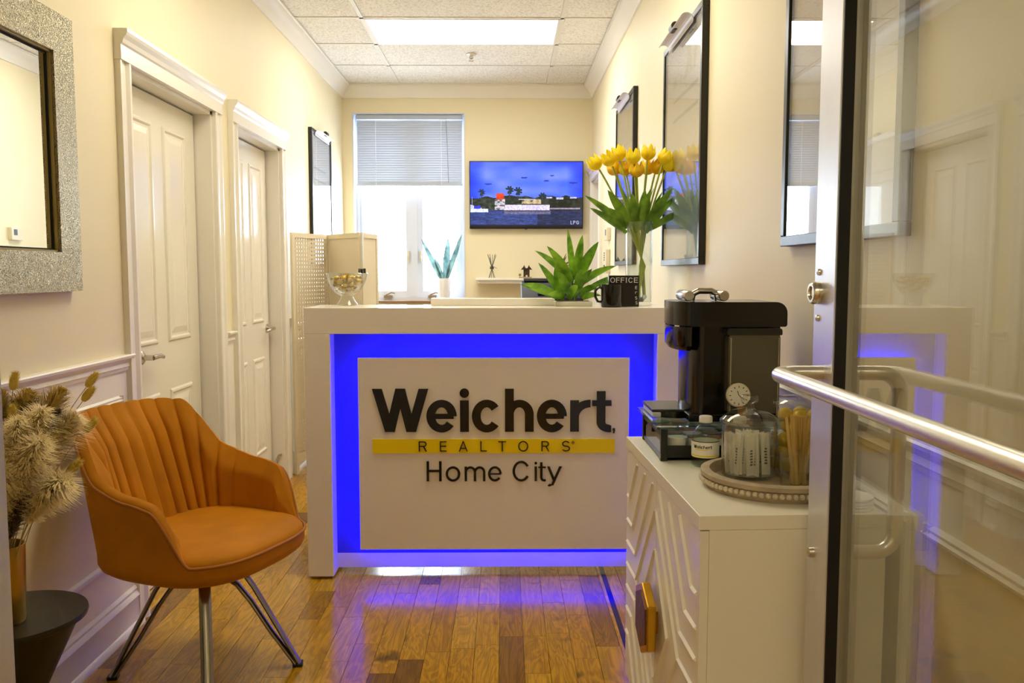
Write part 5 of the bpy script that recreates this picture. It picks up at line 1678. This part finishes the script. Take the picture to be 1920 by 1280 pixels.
# head lid: side outline with the big round rear shoulder
lid = M().prism(rrect(0.436, 0.664, MZ + 0.226, MZ + 0.284, (0.003, 0.006, 0.026, 0.003), 8), fnM, MY0 - 0.003, MY1 + 0.003)
lid.obj('lid', m_cm, cm_, True)
fl_ = M(); vs = []
for z in (MZ + 0.228, MZ + 0.284):
    for k in range(n + 1):
        a = PI / 2 + PI * k / n
        vs.append((0.438 + 0.040 * math.cos(a), (MY0 + MY1) / 2 + 0.103 * math.sin(a), z))
fl_.add(vs, [(k, k + 1, n + 2 + k, n + 1 + k) for k in range(n)] + [tuple(range(n + 1, 2 * n + 2))]); fl_.obj('lid_front', m_cm, cm_, True)
hv = M(); vs = []
for z, rr_ in ((MZ + 0.168, 0.030), (MZ + 0.180, 0.040), (MZ + 0.225, 0.040)):
    for k in range(n + 1):
        a = PI / 2 + PI * k / n
        vs.append((0.440 + rr_ * math.cos(a), (MY0 + MY1) / 2 + (0.05 + rr_ * 1.3) * math.sin(a), z))
hv.add(vs, [(j * (n + 1) + k, j * (n + 1) + k + 1, (j + 1) * (n + 1) + k + 1, (j + 1) * (n + 1) + k) for j in range(2) for k in range(n)] + [tuple(range(n + 1))[::-1]])
hv.obj('brew_head', m_cm, cm_, True)
M().lathe([(0, 0), (0.05, 0), (0.05, 0.016), (0, 0.016)], (0.418, (MY0 + MY1) / 2, MZ + 0.0), 24).obj('drip_tray', m_cm, cm_, True)
# water tank
tk = M().prism(rrect(0.528, 0.650, MZ + 0.020, MZ + 0.206, (0.006,) * 4, 4), fnM, MY0, MY0 + 0.034)
tk.obj('water_tank', mat('smoky_tank', '5E594A', 0.2, spec=0.5, var=0.08, vscale=5), cm_, True)
M().prism(rrect(0.524, 0.654, MZ + 0.206, MZ + 0.222, (0.003, 0.003, 0.006, 0.006), 4), fnM, MY0 - 0.001, MY0 + 0.034).obj('tank_lid', mat('tank_lid_dark', '1E1C17', 0.3), cm_, True)
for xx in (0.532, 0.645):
    box('tank_glint', (xx, xx + 0.0025, MY0 - 0.0015, MY0 + 0.001, MZ + 0.024, MZ + 0.20), mat('tank_highlight', 'A7A088', 0.3), cm_)  # pale strips stand in for highlights along the tank edges
# chrome handle on the lid
hq = M().tube([(0.452, 2.05, MZ + 0.286), (0.456, 2.05, MZ + 0.302), (0.470, 2.05, MZ + 0.309), (0.500, 2.05, MZ + 0.309), (0.513, 2.05, MZ + 0.302), (0.516, 2.05, MZ + 0.286)], 0.008, 10)
hh = hq.obj('lid_handle', m_chrome, cm_, True)
for xx in (0.438, 0.522):
    M().lathe([(0, -0.05), (0.011, -0.05), (0.013, -0.045), (0.013, 0.045), (0.011, 0.05), (0, 0.05)], (xx, 2.06, MZ + 0.298), 16, 'y').obj('handle_grip', m_chrome, hh, True)
# small round clock in front of the tank
ck = thing('clock', 'small round white clock propped against the coffee machine water tank', 'clock', (0.553, 1.965, GT))
cz = MZ + 0.066
M().lathe([(0, -0.006), (0.024, -0.006), (0.028, -0.004), (0.029, 0.0), (0.028, 0.006), (0, 0.006)], (0.549, 1.972, cz), 36, 'y').obj('case', mat('clock_case', 'D9D0B4', 0.3), ck, True)
M().lathe([(0, 0), (0.0255, 0)], (0.549, 1.9655, cz), 32, 'y').obj('dial', mat('clock_dial', 'EDE8D8', 0.5), ck)
nm = M()
for k in range(12):
    a = 2 * PI * k / 12
    c = Vector((0.549 + 0.0205 * math.sin(a), 1.9648, cz + 0.0205 * math.cos(a)))
    u = Vector((math.sin(a), 0, math.cos(a))); v = Vector((math.cos(a), 0, -math.sin(a)))
    nm.obox(c, u * 0.0022, v * 0.0008, Vector((0, 0.0003, 0)))
nm.obj('hour_marks', m_gasket, ck, kind='stuff')
for a, L in ((-0.35, 0.012), (2.2, 0.017)):
    u = Vector((math.sin(a), 0, math.cos(a))); v = Vector((math.cos(a), 0, -math.sin(a)))
    M().obox(Vector((0.549, 1.9643, cz)) + u * L / 2, u * L / 2, v * 0.0007, Vector((0, 0.0003, 0))).obj('hand', m_gasket, ck)
M().lathe([(0, 0), (0.024, 0), (0.024, 0.004), (0.008, 0.010), (0.012, 0.04), (0, 0.04)], (0.556, 1.960, GT), 20, sy=0.5).obj('stand', mat('amber_stand', '9A6A22', 0.3), ck, True)

# ------------------------------------------------------------------ bottles, tray and jars
m_lab = mat('bottle_label', 'F1EDE0', 0.5)
def bottle(loc, rz, label):
    t = thing('water_bottle', label, 'bottle', loc, rz, group='small water bottles on the cabinet', local=True)
    M().lathe([(0, 0), (0.026, 0), (0.0305, 0.004), (0.031, 0.022), (0.0305, 0.024), (0.0305, 0.058), (0.031, 0.060), (0.0305, 0.068), (0.026, 0.080), (0.016, 0.092), (0.0135, 0.096), (0.0135, 0.100), (0, 0.100)], (0, 0, 0), 36).obj('bottle_body', glass('pet_plastic', (0.93, 0.95, 0.93), 1.4), t, True)
    M().lathe([(0, 0.004), (0.0285, 0.005), (0.0288, 0.066), (0.024, 0.078), (0, 0.078)], (0, 0, 0), 32).obj('water', glass('water_clear', (0.95, 0.96, 0.94), 1.2), t, True)
    M().lathe([(0.0309, 0.023), (0.0309, 0.059)], (0, 0, 0), 40).obj('label_wrap', m_lab, t, True)
    M().lathe([(0.0311, 0.0255), (0.0311, 0.0285)], (0, 0, 0), 40).obj('yellow_stripe', m_yellow, t, True)
    M().lathe([(0.0311, 0.0582), (0.0311, 0.0598)], (0, 0, 0), 40).obj('dark_edge', m_gasket, t, True)
    M().lathe([(0, 0.100), (0.0148, 0.100), (0.0148, 0.112), (0.013, 0.114), (0, 0.114)], (0, 0, 0), 24).obj('cap', mat('white_cap', 'E9E6DC', 0.4), t, True)
    fnL = lambda a, b, d: ((0.0312 + d) * math.sin(a / 0.0311), -(0.0312 + d) * math.cos(a / 0.0311), b)
    a = -0.033
    for c_, w_ in (('W', 0.0092), ('e', 0.0050), ('i', 0.0016), ('c', 0.0048), ('h', 0.0048), ('e', 0.0050), ('r', 0.0034), ('t', 0.0032)):
        letter('letter', c_, a, 0.044, 0.0075, w_, 0.19, fnL, 0, 0.0003, m_black, t); a += w_ + 0.0009
    q = M(); k0 = -0.028
    for k in range(8): q.prism([(k0 + k * 0.0035, 0.0405), (k0 + (k + 1) * 0.0035, 0.0405), (k0 + (k + 1) * 0.0035, 0.0425), (k0 + k * 0.0035, 0.0425)], fnL, 0, 0.0003)
    q.obj('yellow_bar', m_yellow, t)
bottle((0.455, 1.893, CT), math.radians(-5), 'water bottle with white and yellow label beside the glass jar, fully visible')
bottle((0.530, 1.885, CT), math.radians(40), 'water bottle half hidden behind the lidded glass jar')

TX, TY, TR = 0.553, 1.705, 0.148
m_tray = mat('weathered_wood', 'A8977A', 0.7, var=0.2, vscale=25, bump=0.3, bscale=80)
ty = thing('tray', 'round weathered wooden tray with beaded rim on the white cabinet', 'tray', (TX, TY, CT))
M().lathe([(0, 0.0), (TR - 0.012, 0.0), (TR - 0.006, 0.006), (TR - 0.004, 0.010), (TR - 0.006, 0.020), (TR, 0.024), (TR, 0.032), (TR - 0.006, 0.034), (TR - 0.018, 0.034), (TR - 0.02, 0.010), (0, 0.010)], (TX, TY, CT), 72).obj('tray_body', m_tray, ty, True)
bm_ = None
nb = 74
for k in range(nb):
    a = 2 * PI * k / nb
    if bm_ is None:
        q = M().sphere((TX + (TR - 0.002) * math.cos(a), TY + (TR - 0.002) * math.sin(a), CT + 0.0155), 0.0055, 8, 6)
        bm_ = q.obj('bead', mat('bead_wood', 'CDBFA2', 0.6), ty, True)
        for v in bm_.data.vertices: v.co -= Vector(((TR - 0.002), 0, 0))
        bm_.location = (TR - 0.002, 0, 0)
    else:
        o = bm_.copy(); COL.objects.link(o); o.parent = ty
        o.location = ((TR - 0.002) * math.cos(a), (TR - 0.002) * math.sin(a), 0)
TF = CT + 0.0105
# lidded glass jar of paper packets
JX, JY = 0.513, 1.755
jr = thing('glass_jar', 'lidded clear glass jar full of white paper sugar packets on the tray', 'jar', (JX, JY, TF))
M().lathe([(0, 0.001), (0.052, 0.001), (0.0555, 0.005), (0.0555, 0.108), (0.0575, 0.112), (0.0545, 0.112), (0.053, 0.106), (0.053, 0.008), (0, 0.006)], (JX, JY, TF), 48).obj('jar_body', m_glass, jr, True)
M().lathe([(0.0, 0.118), (0.055, 0.113), (0.060, 0.114), (0.060, 0.120), (0.052, 0.128), (0.034, 0.138), (0.016, 0.141), (0.010, 0.144), (0.009, 0.152), (0.016, 0.156), (0.018, 0.161), (0.0175, 0.168), (0.015, 0.171), (0, 0.171)], (JX, JY, TF), 48).obj('lid', glass('lid_glass', (0.95, 0.96, 0.94), 1.7), jr, True)
m_pk = mat('packet_paper', 'EEE7D6', 0.7)
m_ink = mat('packet_ink', '6E6A62', 0.6)
r_ = random.Random(9)
pk = None
for k in range(40):
    a = r_.random() * 2 * PI; rr_ = 0.042 * math.sqrt(r_.random())
    if pk is None:
        pk = thing('sugar_packet', 'slim white printed paper packet inside the lidded glass jar', 'packet', (0, 0, 0), group='paper packets in the lidded jar', local=True)
        M().add([(-0.009, -0.0016, 0), (0.009, -0.0016, 0), (0.009, 0.0016, 0), (-0.009, 0.0016, 0), (-0.009, -0.003, 0.04), (0.009, -0.003, 0.04), (0.009, 0.003, 0.04), (-0.009, 0.003, 0.04), (-0.009, -0.0006, 0.084), (0.009, -0.0006, 0.084), (0.009, 0.0006, 0.084), (-0.009, 0.0006, 0.084)],
                [(0, 1, 5, 4), (1, 2, 6, 5), (2, 3, 7, 6), (3, 0, 4, 7), (4, 5, 9, 8), (5, 6, 10, 9), (6, 7, 11, 10), (7, 4, 8, 11), (3, 2, 1, 0), (8, 9, 10, 11)]).obj('sleeve', m_pk, pk, True)
        q = M()
        for i in range(6): q.box(-0.003 + (i % 2) * 0.001, 0.003, -0.0034, -0.0031, 0.022 + i * 0.006, 0.0255 + i * 0.006)
        q.obj('print_marks', m_ink, pk, kind='stuff')
        o = pk
    else:
        o = copy_tree(pk)
    o.location = (JX + rr_ * math.cos(a), JY + rr_ * math.sin(a), TF + 0.008)
    o.rotation_euler = (r_.uniform(-0.13, 0.13), r_.uniform(-0.10, 0.10), r_.uniform(-1.5, 1.5))
# glass of stir sticks
KX, KY = 0.583, 1.655
kg = thing('glass_cup', 'short clear glass cup of wooden stir sticks on the tray', 'glass', (KX, KY, TF))
M().lathe([(0, 0.001), (0.030, 0.001), (0.033, 0.004), (0.035, 0.072), (0.033, 0.072), (0.031, 0.008), (0, 0.006)], (KX, KY, TF), 36).obj('cup_body', m_glass, kg, True)
m_stick = mat('birch_stick', 'CBAA62', 0.7, var=0.08, vscale=30)
sk = None
for k in range(16):
    a = 2 * PI * k / 16; 
    if sk is None:
        sk = M().box(-0.0028, 0.0028, -0.0007, 0.0007, 0, 0.136).obj('stir_stick', m_stick, None, bevel=0.0, label='flat wooden stir stick standing in the glass cup', cat='stir stick', group='wooden stir sticks in the glass cup')
        o = sk
    else:
        o = sk.copy(); COL.objects.link(o)
    rr_ = 0.016 * math.sqrt(r_.random())
    o.location = (KX + rr_ * math.cos(a), KY + rr_ * math.sin(a), TF + 0.008)
    o.rotation_euler = (r_.uniform(-0.05, 0.12), r_.uniform(-0.10, 0.10), r_.uniform(-0.7, 0.7))
# tall jar of yellow candy balls
BX2, BY2 = 0.618, 1.752
bj = thing('candy_jar', 'tall clear glass jar of yellow wrapped balls at the back of the tray', 'jar', (BX2, BY2, TF))
M().lathe([(0, 0.001), (0.046, 0.001), (0.049, 0.005), (0.049, 0.146), (0.051, 0.150), (0.048, 0.150), (0.0465, 0.144), (0.0465, 0.008), (0, 0.006)], (BX2, BY2, TF), 44).obj('jar_body', m_glass, bj, True)
M().lathe([(0, 0.158), (0.049, 0.151), (0.054, 0.152), (0.054, 0.157), (0.044, 0.166), (0.0, 0.172)], (BX2, BY2, TF), 44).obj('lid', MATS['lid_glass'], bj, True)
m_ball = mat('yellow_foil_ball', 'D9B41E', 0.4, metal=0.15, bump=0.5, bscale=90, var=0.15, vscale=60)
bl_ = None
pos = []
for lay in range(5):
    for k in range(4 if lay % 2 == 0 else 3):
        a = 2 * PI * k / (4 if lay % 2 == 0 else 3) + lay * 0.7
        pos.append((BX2 + 0.029 * math.cos(a), BY2 + 0.029 * math.sin(a), TF + 0.024 + lay * 0.026))
for p in pos:
    if bl_ is None:
        bl_ = M().sphere((0, 0, 0), 0.0158, 16, 10).obj('candy_ball', m_ball, None, True, label='yellow foil wrapped candy ball inside the tall glass jar', cat='candy', group='yellow candy balls in the tall jar')
        for v in bl_.data.vertices: v.co += ORG[bl_]
        o = bl_
    else:
        o = bl_.copy(); COL.objects.link(o)
    o.location = p
    o.rotation_euler = (r_.random() * 3, r_.random() * 3, 0)
# white coasters
co = None
for k in range(4):
    z = CT + k * 0.0062
    if co is None:
        co = M().lathe([(0, 0), (0.036, 0), (0.038, 0.002), (0.038, 0.0045), (0.036, 0.006), (0, 0.006)], (0.648, 1.548, z), 30).obj('coaster', mat('coaster_white', 'E9E4DA', 0.5), None, True, label='round white coaster in the stack at the cabinet end beside the tray', cat='coaster', group='stack of white coasters')
        o = co
    else:
        o = co.copy(); COL.objects.link(o); o.location.z = z

# ------------------------------------------------------------------ glass entrance door, standing open
gd = thing('glass_door', 'open aluminium framed glass entrance door with push bar', 'door', (0.5525, 0.98, 0.0))
DX0, DX1 = 0.530, 0.575
gx0 = 0.5525
DYH, DYE = 0.52, 1.450
SW = 0.093
for a, b in ((DYE - SW, DYE), (DYH, DYH + SW)):
    sl = M(); sl.box(DX0, DX1, a, b, 0.012, 2.12)
    so = sl.obj('stile', m_alu, gd, bevel=0.003)
    if b == DYE:
        free = so
for z0, z1 in ((0.012, 0.20), (2.02, 2.12)):
    box('rail', (DX0 + 0.0005, DX1 - 0.0005, DYH + SW, DYE - SW, z0, z1), m_alu, gd, bevel=0.002)
gk = M()
for y in (DYE - SW - 0.004, DYH + SW):
    gk.box(DX0 + 0.001, gx0 - 0.003, y, y + 0.004, 0.20, 2.02)
gk.obj('gasket', m_gasket, gd)
box('pane', (gx0 - 0.003, gx0 + 0.003, DYH + SW - 0.01, DYE - SW + 0.01, 0.19, 2.03), m_doorglass, gd)
# push bar on the corridor side
BZ = 1.112; bxx = 0.450
pts = [(DX0 + 0.002, DYE - 0.045, BZ)]
pts += [(DX0 - 0.02, DYE - 0.045, BZ)]
for k in range(9):
    a = PI / 2 * k / 8
    pts.append((bxx + 0.035 - 0.035 * math.sin(a), DYE - 0.045 - 0.035 + 0.035 * math.cos(a), BZ))
pts += [(bxx, 1.2, BZ), (bxx, 0.9, BZ), (bxx, DYH + 0.1, BZ)]
for k in range(1, 9):
    a = PI / 2 * k / 8
    pts.append((bxx + 0.035 - 0.035 * math.cos(a), DYH + 0.1 - 0.035 * math.sin(a), BZ))
pts += [(DX0 + 0.002, DYH + 0.065, BZ)]
M().tube(pts, 0.0125, 18).obj('push_bar', m_bar, gd, True)
# pull handle on the outer side
px_ = DX1 + 0.088
pp = [(DX1 - 0.002, DYE - 0.045, 1.112), (px_ - 0.045, DYE - 0.045, 1.112)]
for k in range(1, 9):
    a = PI / 2 * k / 8
    pp.append((px_ - 0.035 + 0.035 * math.sin(a), DYE - 0.045, 1.112 - 0.035 + 0.035 * math.cos(a)))
pp += [(px_, DYE - 0.045, 0.96)]
for k in range(0, 9):
    a = PI / 2 * k / 8
    pp.append((px_ - 0.035 + 0.035 * math.cos(a), DYE - 0.045, 0.805 + 0.035 - 0.035 * math.sin(a)))
pp += [(DX1 - 0.002, DYE - 0.045, 0.805)]
M().tube(pp, 0.0125, 18).obj('pull_handle', m_bar, gd, True)
M().lathe([(0, 0), (0.019, 0), (0.019, -0.010), (0.016, -0.014), (0.012, -0.014), (0.011, -0.011), (0, -0.011)], (DX0, DYE - 0.022, 1.245), 28, 'x').obj('lock_cylinder', m_chrome, free, True)
for z in (1.28, 1.203):
    M().lathe([(0, 0), (0.006, 0), (0.005, -0.003), (0, -0.004)], (DX0, DYE - 0.022, z), 12, 'x').obj('screw', m_chrome, free, True)
M().lathe([(0, 0), (0.009, 0), (0.008, -0.008), (0, -0.010)], (DX0, DYE - 0.03, 0.80), 14, 'x').obj('bolt_knob', m_chrome, free, True)
# entrance frame in the front wall
ef = struct('door_4', (0.12, YF - 0.05, 0))
box('jamb', (-0.385, -0.3285, YF - 0.105, YF + 0.002, 0, 2.18), m_alu, ef)
box('jamb', (0.59, 0.63, YF - 0.105, YF - 0.05, 0, 2.18), m_alu, ef)
box('head_frame', (-0.325, 0.59, YF - 0.105, YF + 0.002, 2.125, 2.18), m_alu, ef)
